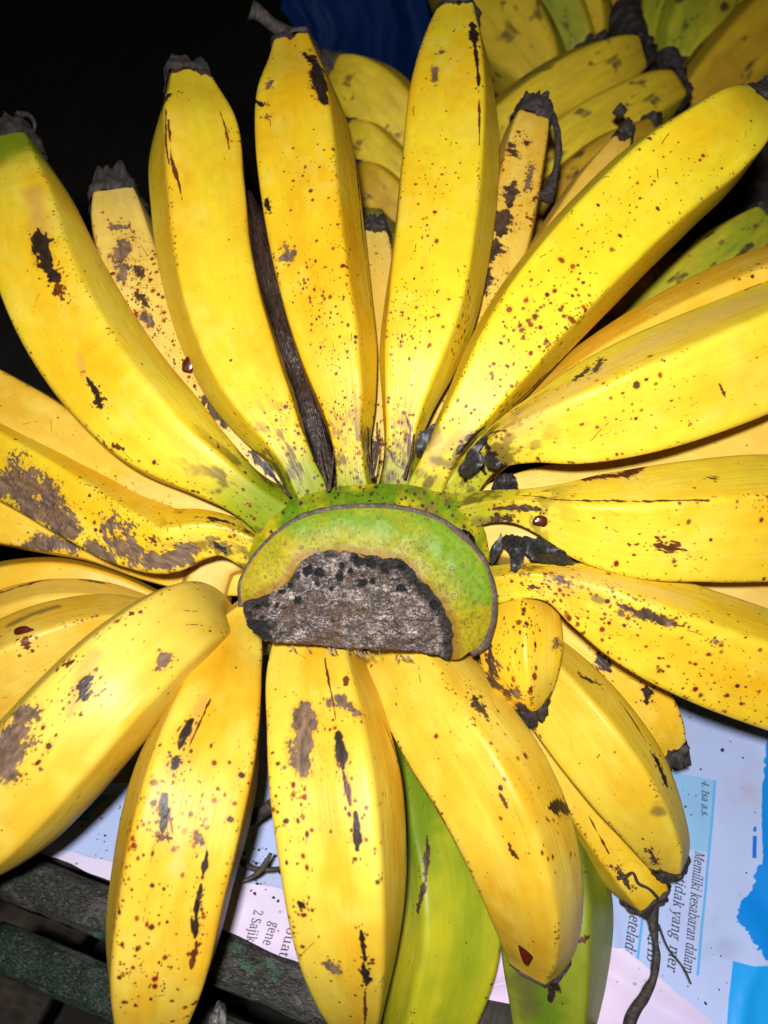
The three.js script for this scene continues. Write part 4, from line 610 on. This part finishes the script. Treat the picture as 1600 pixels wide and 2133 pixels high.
{
  const g = thing('banana_hand', 'mottled green and yellow hand at the back with scarred skin', 'bananas', 'banana hands piled behind');
  bb(g, 0, [[900, -260, 80, .62], [940, -120, 150, .6], [1000, 0, 196, .575], [1070, 90, 190, .56], [1120, 160, 140, .55], [1140, 195, 90, .545]], { turn: 10, tip: .6 });
  bb(g, 1, [[1040, -280, 80, .62], [1080, -140, 130, .605], [1130, -20, 150, .59], [1180, 60, 130, .585], [1215, 120, 90, .58]], { tip: .5 });
  bb(g, 0, [[1110, -260, 70, .61], [1160, -120, 110, .6], [1200, -10, 130, .59], [1225, 60, 110, .585], [1240, 105, 70, .58]], { tip: .6 });
  bb(g, 3, [[1230, -260, 60, .62], [1260, -120, 90, .61], [1275, 0, 100, .6], [1282, 60, 80, .6], [1285, 90, 50, .6]], { tip: .6 });
  bb(g, 1, [[1500, -240, 80, .6], [1480, -100, 150, .58], [1440, 20, 168, .565], [1410, 100, 146, .555], [1395, 150, 96, .55]], { tip: .6, turn: 20 });
  bb(g, 2, [[1440, -240, 70, .59], [1410, -80, 120, .575], [1385, 40, 130, .565], [1375, 110, 110, .56], [1372, 150, 70, .556]], { tip: .6 });
  bb(g, 3, [[1800, -160, 90, .58], [1710, -40, 160, .56], [1600, 70, 178, .54], [1500, 170, 166, .526], [1430, 240, 120, .518], [1400, 270, 80, .515]], { tip: .6 });
  bb(g, 2, [[1640, -200, 80, .61], [1580, -90, 130, .6], [1520, 0, 140, .59], [1470, 70, 110, .585], [1450, 100, 60, .58]], { tip: .6 });
  strand('hand_stem', [[880, -270, 120, .63], [1100, -300, 200, .63], [1300, -300, 200, .63], [1500, -270, 180, .61], [1810, -190, 120, .59]], g, 7, .1, lin([90, 70, 40]), lin([140, 120, 60]));
  strand('dried_bract', [[1300, 20, 60, .575], [1320, 90, 70, .56], [1335, 140, 60, .55], [1350, 175, 40, .54]], g, 8, .3, lin([30, 26, 24]), lin([80, 66, 58]));
}
{
  const g = thing('banana_hand', 'yellow hand seen in the gap between two upright fingers of the large hand', 'bananas', 'banana hands piled behind');
  bb(g, 0, [[960, 420, 70, .47], [900, 350, 130, .468], [830, 265, 160, .466], [768, 200, 150, .466], [722, 162, 104, .468], [704, 150, 76, .469]], { tip: .9, tipA: lin([50, 40, 36]), tipB: lin([110, 92, 80]) });
  bb(g, 0, [[960, 520, 70, .46], [880, 430, 110, .456], [800, 350, 126, .455], [748, 300, 110, .456], [725, 280, 70, .457]], { tip: .6 });
  bb(g, 3, [[960, 600, 70, .455], [880, 500, 110, .45], [810, 425, 120, .448], [760, 380, 100, .448], [742, 362, 60, .449]], { tip: .6 });
  strand('hand_stem', [[960, 410, 110, .505], [970, 520, 130, .495], [960, 620, 120, .49]], g, 9, .1, lin([120, 110, 30]), lin([170, 150, 50]));
}

// ================================================================ tray, paper, tarp
const P = (x, y, h = 0) => onPlane(x, y, h);
{ // tray: boards under the paper, a worn rail along the near edge, a green lower rail
  const tray = thing('wooden_tray', 'dark wooden display tray with worn rail flecked with green paint under the paper', 'tray');
  const a = P(22, 1815), b = P(640, 2062), dir = b.clone().sub(a).setY(0).normalize(), out = new THREE.Vector3(-dir.z, 0, dir.x);
  if (out.z < 0) out.negate();
  const woodTex = (k, base, fleck) => { const W = 1024, H = 256, rgb = new Float32Array(W * H * 3); for (let j = 0; j < H; j++) for (let i = 0; i < W; i++) { const n = fbm(i * .012 + k, j * .03, k), m = noise(i * .2, j * .25, 3 + k), gr = noise(i * .02, j * .5, 6), h = noise(i * .6, j * .6, 9), q = (j * W + i) * 3; const fl = smooth(.6, .68, noise(i * .05, j * .07, 12 + k) * .6 + h * .4) * smooth(.5, .58, noise(i * .012, j * .02, 30 + k)), ex = smooth(.62, .7, fbm(i * .02 + 50, j * .03, k)); for (let z = 0; z < 3; z++) rgb[q + z] = mix(mix(base[z] * (.6 + .5 * n + .3 * (gr - .5) + .35 * (m - .5)), fleck[z], fl * .8), [96, 90, 84][z], ex * .45); } const t = dataTexture(W, H, rgb, true); t.wrapT = THREE.RepeatWrapping; return t; };
  const bumpT = (() => { const W = 512, rgb = new Float32Array(W * W * 3); for (let j = 0; j < W; j++) for (let i = 0; i < W; i++) { const v = 255 * (fbm(i * .05, j * .12, 2) * .6 + noise(i * .4, j * .5, 5) * .4), q = (j * W + i) * 3; rgb[q] = rgb[q + 1] = rgb[q + 2] = v; } const t = dataTexture(W, W, rgb, false); t.wrapT = THREE.RepeatWrapping; return t; })();
  const railMat = new THREE.MeshStandardMaterial({ map: woodTex(3, [50, 49, 45], [52, 96, 66]), bumpMap: bumpT, bumpScale: .0015, roughness: .6 });
  const greenMat = new THREE.MeshStandardMaterial({ map: woodTex(8, [22, 40, 29], [58, 64, 60]), bumpMap: bumpT, bumpScale: .001, roughness: .55 });
  const darkMat = new THREE.MeshStandardMaterial({ map: woodTex(11, [28, 26, 24], [40, 44, 40]), roughness: .8 });
  const boardMat = new THREE.MeshStandardMaterial({ map: woodTex(5, [58, 50, 44], [60, 52, 46]), roughness: .85 });
  const place = (m, along, across, y) => { const c = a.clone().addScaledVector(dir, along).addScaledVector(out, across); m.position.set(c.x, y, c.z); m.rotation.y = -Math.atan2(dir.z, dir.x); };
  // a long bar with rounded, uneven edges
  const bar = (len, w, h, k) => { const n = 120, sec = [[-w / 2, -h / 2], [w / 2, -h / 2], [w / 2, h / 2 - .003], [w / 2 - .001, h / 2 - .001], [w / 2 - .003, h / 2], [0, h / 2 + .0002], [-w / 2 + .003, h / 2], [-w / 2 + .001, h / 2 - .001], [-w / 2, h / 2 - .003]], pos = [], uv = [], idx = [], m = sec.length; for (let i = 0; i <= n; i++) for (let j = 0; j <= m; j++) { const [z, y] = sec[j % m], x = -len / 2 + i / n * len, e = (noise(x * 160 + k, (j % m) * 1.7, k) - .5) * .0016; pos.push(x, y + e * .6, z + e); uv.push(x / .24, (j + .5) / (m + 1)); if (i < n && j < m) { const q = i * (m + 1) + j; idx.push(q, q + 1, q + m + 1, q + 1, q + m + 2, q + m + 1); } } for (const row of [0, n]) { const c = pos.length / 3; pos.push(row ? len / 2 : -len / 2, 0, 0); uv.push(0, 0); for (let j = 0; j < m; j++) { const q = row * (m + 1) + j; row ? idx.push(q, q + 1, c) : idx.push(q + 1, q, c); } } return geometry(pos, uv, idx); };
  const rail = mesh('rail', bar(.52, .019, .022, 3), railMat, tray, 'grey worn rail with flecks of green paint'); place(rail, .26, 0.001, -.0065);
  const rail2 = mesh('lower_rail', bar(.5, .02, .024, 9), greenMat, tray, 'dark green painted lower rail'); place(rail2, .235, .028, -.06);
  const rail3 = mesh('side_board', bar(.52, .012, .05, 5), darkMat, tray); place(rail3, .26, -.001, -.044);
  // the boards that carry the paper
  for (let k = 0; k < 9; k++) { const bd = mesh('board', bar(.8, .088, .012, 20 + k), boardMat, tray); place(bd, .405, -.054 - k * .09, -.0095); }
  // a scrap of grey stone-like grit caught on the ledge
  const bits = thing('crumpled_foil_scrap', 'small crumpled pale grey scrap caught below the worn rail', 'scrap');
  mesh('scrap', padGeo([[432, 2145], [438, 2115], [450, 2093], [462, 2106], [472, 2140], [462, 2170], [440, 2170]], (x, y) => .341 - .006 * fbm(x * .08, y * .08, 3), .006, { rings: 14, around: 40, wobble: .15, colour: (p, x, y, t, c) => charColour(p, 3, c, lin([70, 66, 62]), lin([210, 204, 198])) }), charMat, bits);
  // timber on the floor beyond the tray
  const tim = thing('floor_plank', 'worn brown plank lying on the dark floor below the tray', 'plank');
  const pl = mesh('plank', bar(.5, .16, .03, 31), new THREE.MeshStandardMaterial({ map: woodTex(6, [92, 80, 70], [80, 70, 64]), roughness: .9 }), tim); const q = P(10, 2120, -.38); pl.position.set(q.x - .06, -.38, q.z + .02); pl.rotation.y = 1.2;
}
{ // printed sheets
  const C = 2048, corners = [[-80, 1100], [1750, 1100], [1750, 2250], [-80, 2250]].map(([x, y]) => P(x, y));
  const x0 = -.26, x1 = .26, z0 = -.36, z1 = .06, sx = C / (x1 - x0), sz = C / (z1 - z0);
  const cv = (x, y) => { const p = P(x, y); return [(p.x - x0) * sx, (p.z - z0) * sz]; };
  const page = (fill) => { const c = document.createElement('canvas'); c.width = c.height = C; const g = c.getContext('2d'); g.fillStyle = fill; g.fillRect(0, 0, C, C); return [c, g]; };
  const torn = (pts, k) => pts.flatMap(([x, y], i) => { const [X, Y] = pts[(i + 1) % pts.length]; return Array.from({ length: 10 }, (_, q) => [mix(x, X, q / 10) + (noise(q * .9 + i * 5, k, 1) - .5) * 9, mix(y, Y, q / 10) + (noise(q * .9 + i * 5, k, 8) - .5) * 9]); });
  const poly = (g, pts, fill) => { g.fillStyle = fill; g.beginPath(); pts.forEach(([x, y], i) => { const [a, b] = cv(x, y); i ? g.lineTo(a, b) : g.moveTo(a, b); }); g.closePath(); g.fill(); };
  const line = (g, a, b, w, col) => { g.strokeStyle = col; g.lineWidth = w; g.beginPath(); g.moveTo(...cv(...a)); g.lineTo(...cv(...b)); g.stroke(); };
  const write = (g, s, a, b, size, italic = true, col = '#24242c') => { const p = cv(...a), q = cv(...b), len = Math.hypot(q[0] - p[0], q[1] - p[1]), fs = size * sx * .29 / F; g.save(); g.translate(...p); g.rotate(Math.atan2(q[1] - p[1], q[0] - p[0])); g.font = `${italic ? 'italic ' : ''}${fs}px serif`; const w = g.measureText(s).width; g.scale(len / w, 1); g.fillStyle = col; g.textBaseline = 'alphabetic'; g.fillText(s, 0, 0); g.restore(); };
  const grime = (g, seed, n, strong) => { const r = rng(seed); for (let k = 0; k < n; k++) { const x = r() * C, y = r() * C, s = 1 + r() * r() * strong; g.fillStyle = `rgba(${60 + r() * 60 | 0},${44 + r() * 40 | 0},${30 + r() * 30 | 0},${.15 + r() * .5})`; g.beginPath(); g.ellipse(x, y, s, s * (.4 + r() * .6), r() * 3, 0, 7); g.fill(); } };
  const tex = (c) => { const t = new THREE.CanvasTexture(c); t.colorSpace = THREE.SRGBColorSpace; t.flipY = false; return t; };
  const sheet = (name, label, quad, h, texture, wr, seed, curl) => {
    const n = 150, pos = [], uv = [], idx = [], Q = quad.map(([x, y]) => P(x, y));
    for (let j = 0; j <= n; j++) for (let i = 0; i <= n; i++) {
      const u = i / n, v = j / n, p = Q[0].clone().lerp(Q[1], u).lerp(Q[3].clone().lerp(Q[2], u), v), e = noise(p.x * 90, p.z * 90, seed) - .5;
      if (i === 0 || j === 0 || i === n || j === n) { p.x += e * .003; p.z += e * .003; }
      const crease = Math.abs(noise(p.x * 26 + seed, p.z * 26, 2) - .5) * 2;
      const y = h + wr * (noise(p.x * 30, p.z * 30, seed) * .6 + (1 - crease) ** 9 * .7 + Math.abs(noise(p.x * 60 + 4, p.z * 48, seed) - .5) * .5 + noise(p.x * 110, p.z * 110, seed) * .16) + (curl ? curl(u, v) : 0);
      pos.push(p.x, y, p.z); uv.push((p.x - x0) / (x1 - x0), (p.z - z0) / (z1 - z0));
      if (i < n && j < n) { const a = j * (n + 1) + i; idx.push(a, a + n + 1, a + 1, a + 1, a + n + 1, a + n + 2); }
    }
    const m = mesh(numbered(name), geometry(pos, uv, idx), new THREE.MeshPhysicalMaterial({ map: texture, roughness: .45, specularIntensity: .4, side: THREE.DoubleSide }), scene); tag(m, label, 'paper'); return m;
  };
  { // large white page with the lesson text and blue frame
    const [c, g] = page('#aab9e4');
    poly(g, torn([[1592, 1480], [1585, 1600], [1581, 1700], [1579, 1800], [1564, 1826], [1562, 1858], [1538, 1878], [1527, 1898], [1528, 1922], [1548, 1944], [1556, 1962], [1572, 1984], [1590, 2010], [1800, 2010], [1800, 1480]], 3), '#0c7fd8');
    poly(g, [[1518, 2004], [1510, 2080], [1500, 2260], [1800, 2260], [1800, 2008], [1560, 2016]], '#1b97e6');
    poly(g, [[1554, 1990], [1574, 1984], [1584, 2006], [1550, 2014]], '#aab9e4');
    poly(g, [[1560, 1180], [1800, 1150], [1800, 1330], [1582, 1296], [1572, 1250]], '#0c6fc8');
    poly(g, [[1588, 1330], [1800, 1330], [1800, 1500], [1592, 1500]], '#0c7fd8');
    poly(g, [[1380, 1612], [1484, 1630], [1472, 1782], [1376, 1762]], '#86b4dc');
    poly(g, [[1560, 1746], [1568, 1746], [1567, 1792], [1559, 1792]], '#1a66cc'); poly(g, [[1563, 1726], [1568, 1728], [1566, 1738], [1560, 1736]], '#1a66cc');
    line(g, [1484, 1630], [1445, 2034], 4, '#5aa2e0'); line(g, [1335, 1890], [1320, 2010], 4, '#5aa2e0');
    write(g, '4. Isa a.s.', [1456, 1630], [1454, 1706], 26);
    write(g, 'Memiliki kesabaran dalam', [1441, 1776], [1415, 2026], 32);
    write(g, 'tidak yang  mer', [1402, 1830], [1382, 2022], 32);
    write(g, '-C', [1228, 1780], [1232, 1820], 30, false); write(g, 'hidup berib', [1352, 1840], [1340, 2004], 32); write(g, 'Ketelada', [1308, 1890], [1292, 1992], 34);
    poly(g, [[196, 1652], [204, 1668], [230, 1662], [228, 1674], [208, 1684], [190, 1700], [192, 1716], [164, 1708], [176, 1690]], '#3aa6dd'); poly(g, [[164, 1704], [196, 1704], [190, 1712], [158, 1716]], '#3aa6dd');
    for (const [x, y, a] of [[1540, 1640, .1], [1480, 1940, .12], [1400, 1540, .1], [560, 1850, .2]]) { const [X, Y] = cv(x, y); for (let k = 0; k < 60; k++) { const q = rng(k * 7 + x | 0)(), w = rng(k * 13 + y | 0)(); g.fillStyle = `rgba(150,110,100,${a * .14})`; g.beginPath(); g.ellipse(X + (q - .5) * 60, Y + (w - .5) * 90, 6 + 18 * q, 5 + 14 * w, q * 3, 0, 7); g.fill(); } }
    grime(g, 4, 1200, 2.6); grime(g, 9, 12, 5);
    sheet('printed_page', 'white printed page with italic lesson text and a torn blue border', [[395, 1180], [1690, 1120], [1780, 2240], [90, 1800]].map((p, i) => i === 3 ? [60, 1770] : p), .0025, tex(c), .003, 5);
  }
  { // pinkish sheet lying over it along the near side
    const [c, g] = page('#bcb2da'); const r = rng(8);
    for (let k = 0; k < 60; k++) { const [x, y] = cv(100 + r() * 1500, 1700 + r() * 430), s = 60 + r() * 160, gr = g.createRadialGradient(x, y, 0, x, y, s), pk = r() < .5 ? '222,176,214' : '214,214,232'; gr.addColorStop(0, `rgba(${pk},.35)`); gr.addColorStop(1, `rgba(${pk},0)`); g.fillStyle = gr; g.fillRect(x - s, y - s, 2 * s, 2 * s); }
    write(g, '2 Sajik', [536, 1900], [519, 1966], 30, false); write(g, 'gene', [570, 1925], [552, 1972], 30, false); write(g, 'ouat', [604, 1936], [586, 1996], 30, false);
    write(g, '4. G', [1050, 2090], [1042, 2140], 30); write(g, 'dal', [1012, 2098], [1000, 2150], 30);
    grime(g, 14, 1200, 3.2); grime(g, 19, 20, 7);
    sheet('pink_printed_sheet', 'pinkish printed sheet overlapping the white page along the worn rail', [[64, 1768], [1290, 1986], [1540, 2190], [700, 2150]].map((p, i) => i === 3 ? [632, 2010] : p), .006, tex(c), .003, 11, (u, v) => .004 * smooth(.9, 1, u) * smooth(1, .3, v));
  }
}
{ // crumbs of dried banana flower strewn over the paper
  const r = rng(77), gs = [];
  const bit = (x, y, s) => { const p = P(x, y, .0072), g = new THREE.IcosahedronGeometry(s, 0); g.scale(1, .5, .4 + r()); g.rotateY(r() * 6); g.translate(p.x, p.y, p.z); gs.push(g); };
  for (let k = 0; k < 55; k++) bit(1250 + r() * 320, 1500 + r() * 620, .00014 + .00045 * r() ** 3);
  for (let k = 0; k < 70; k++) bit(500 + r() * 90, 1760 + r() * 130, .00016 + .0008 * r() ** 3);
  for (let k = 0; k < 40; k++) bit(160 + r() * 140, 1620 + r() * 170, .0002 + .0005 * r() ** 3);
  for (const [x, y, s] of [[1402, 1630, .0012], [1505, 1562, .0009], [1428, 1680, .0006], [520, 1858, .0022], [530, 1862, .0014], [1460, 1602, .0006], [1385, 2070, .0012], [1400, 2085, .0009], [1470, 2090, .0007]]) bit(x, y, s);
  const m = mesh('crumbs', mergeGeometries(gs), new THREE.MeshStandardMaterial({ color: 0x2a211c, roughness: .8 }), scene); tag(m, 'dark crumbs of dried flower strewn on the printed sheets', 'crumbs', 'stuff');
}
{ const t = thing('dried_twig', 'thin dark curved twig on the paper between two hanging bananas', 'twig'); strand('stem', [[492, 1786, 14, .305], [520, 1806, 12, .305], [556, 1812, 10, .304], [592, 1806, 8, .304], [640, 1790, 8, .304]], t, 3, .15);
  const t2 = thing('dried_twig', 'dark withered blossom bit half hidden between two hanging bananas', 'twig'); strand('stem', [[516, 1712, 24, .306], [545, 1690, 30, .306], [580, 1668, 26, .307]], t2, 4, .3);
  const t3 = thing('dried_twig', 'frayed grey fibre lying on the pink sheet beside the twig', 'twig'); strand('stem', [[500, 1838, 5, .302], [530, 1824, 8, .302], [552, 1800, 12, .302], [564, 1778, 8, .302]], t3, 5, .4, lin([60, 52, 44]), lin([120, 104, 86])); }
{ // blue tarpaulin hanging in the dark behind
  const n = 60, pos = [], idx = [], uv = [];
  for (let j = 0; j <= n; j++) for (let i = 0; i <= n; i++) { const u = i / n, v = j / n, x = mix(-.13 + .16 * (fbm(v * 7, 2, 2) - .5), .09, u) + .02 * (noise(u * 3, v * 2, 4) - .5), y = mix(.4, -.1, v), z = -.95 + .09 * (fbm(u * 4 + 3, v * 1.6, 1) - .5) + .02 * noise(u * 14, v * 3, 5) + .03 * (noise(u * 5, v * 2, 7) - .5); pos.push(x, y, z); uv.push(u, v); if (i < n && j < n) { const a = j * (n + 1) + i; idx.push(a, a + n + 1, a + 1, a + 1, a + n + 1, a + n + 2); } }
  const m = mesh('blue_tarpaulin', geometry(pos, uv, idx), new THREE.MeshPhysicalMaterial({ color: 0x083474, roughness: .5, side: THREE.DoubleSide }), scene); tag(m, 'dark blue plastic tarpaulin hanging in folds behind the upright bananas', 'tarpaulin');
}
{ // the flash itself, beside the lens
  const m = mesh('flash_lamp', new THREE.SphereGeometry(.004, 16, 12), new THREE.MeshStandardMaterial({ color: 0xffffff, emissive: 0xfff4e6, emissiveIntensity: 2 }), scene); m.position.copy(FLASH); m.castShadow = false; tag(m, 'small white camera flash lamp beside the lens lighting the bananas', 'lamp');
}
renderer.render(scene, camera);
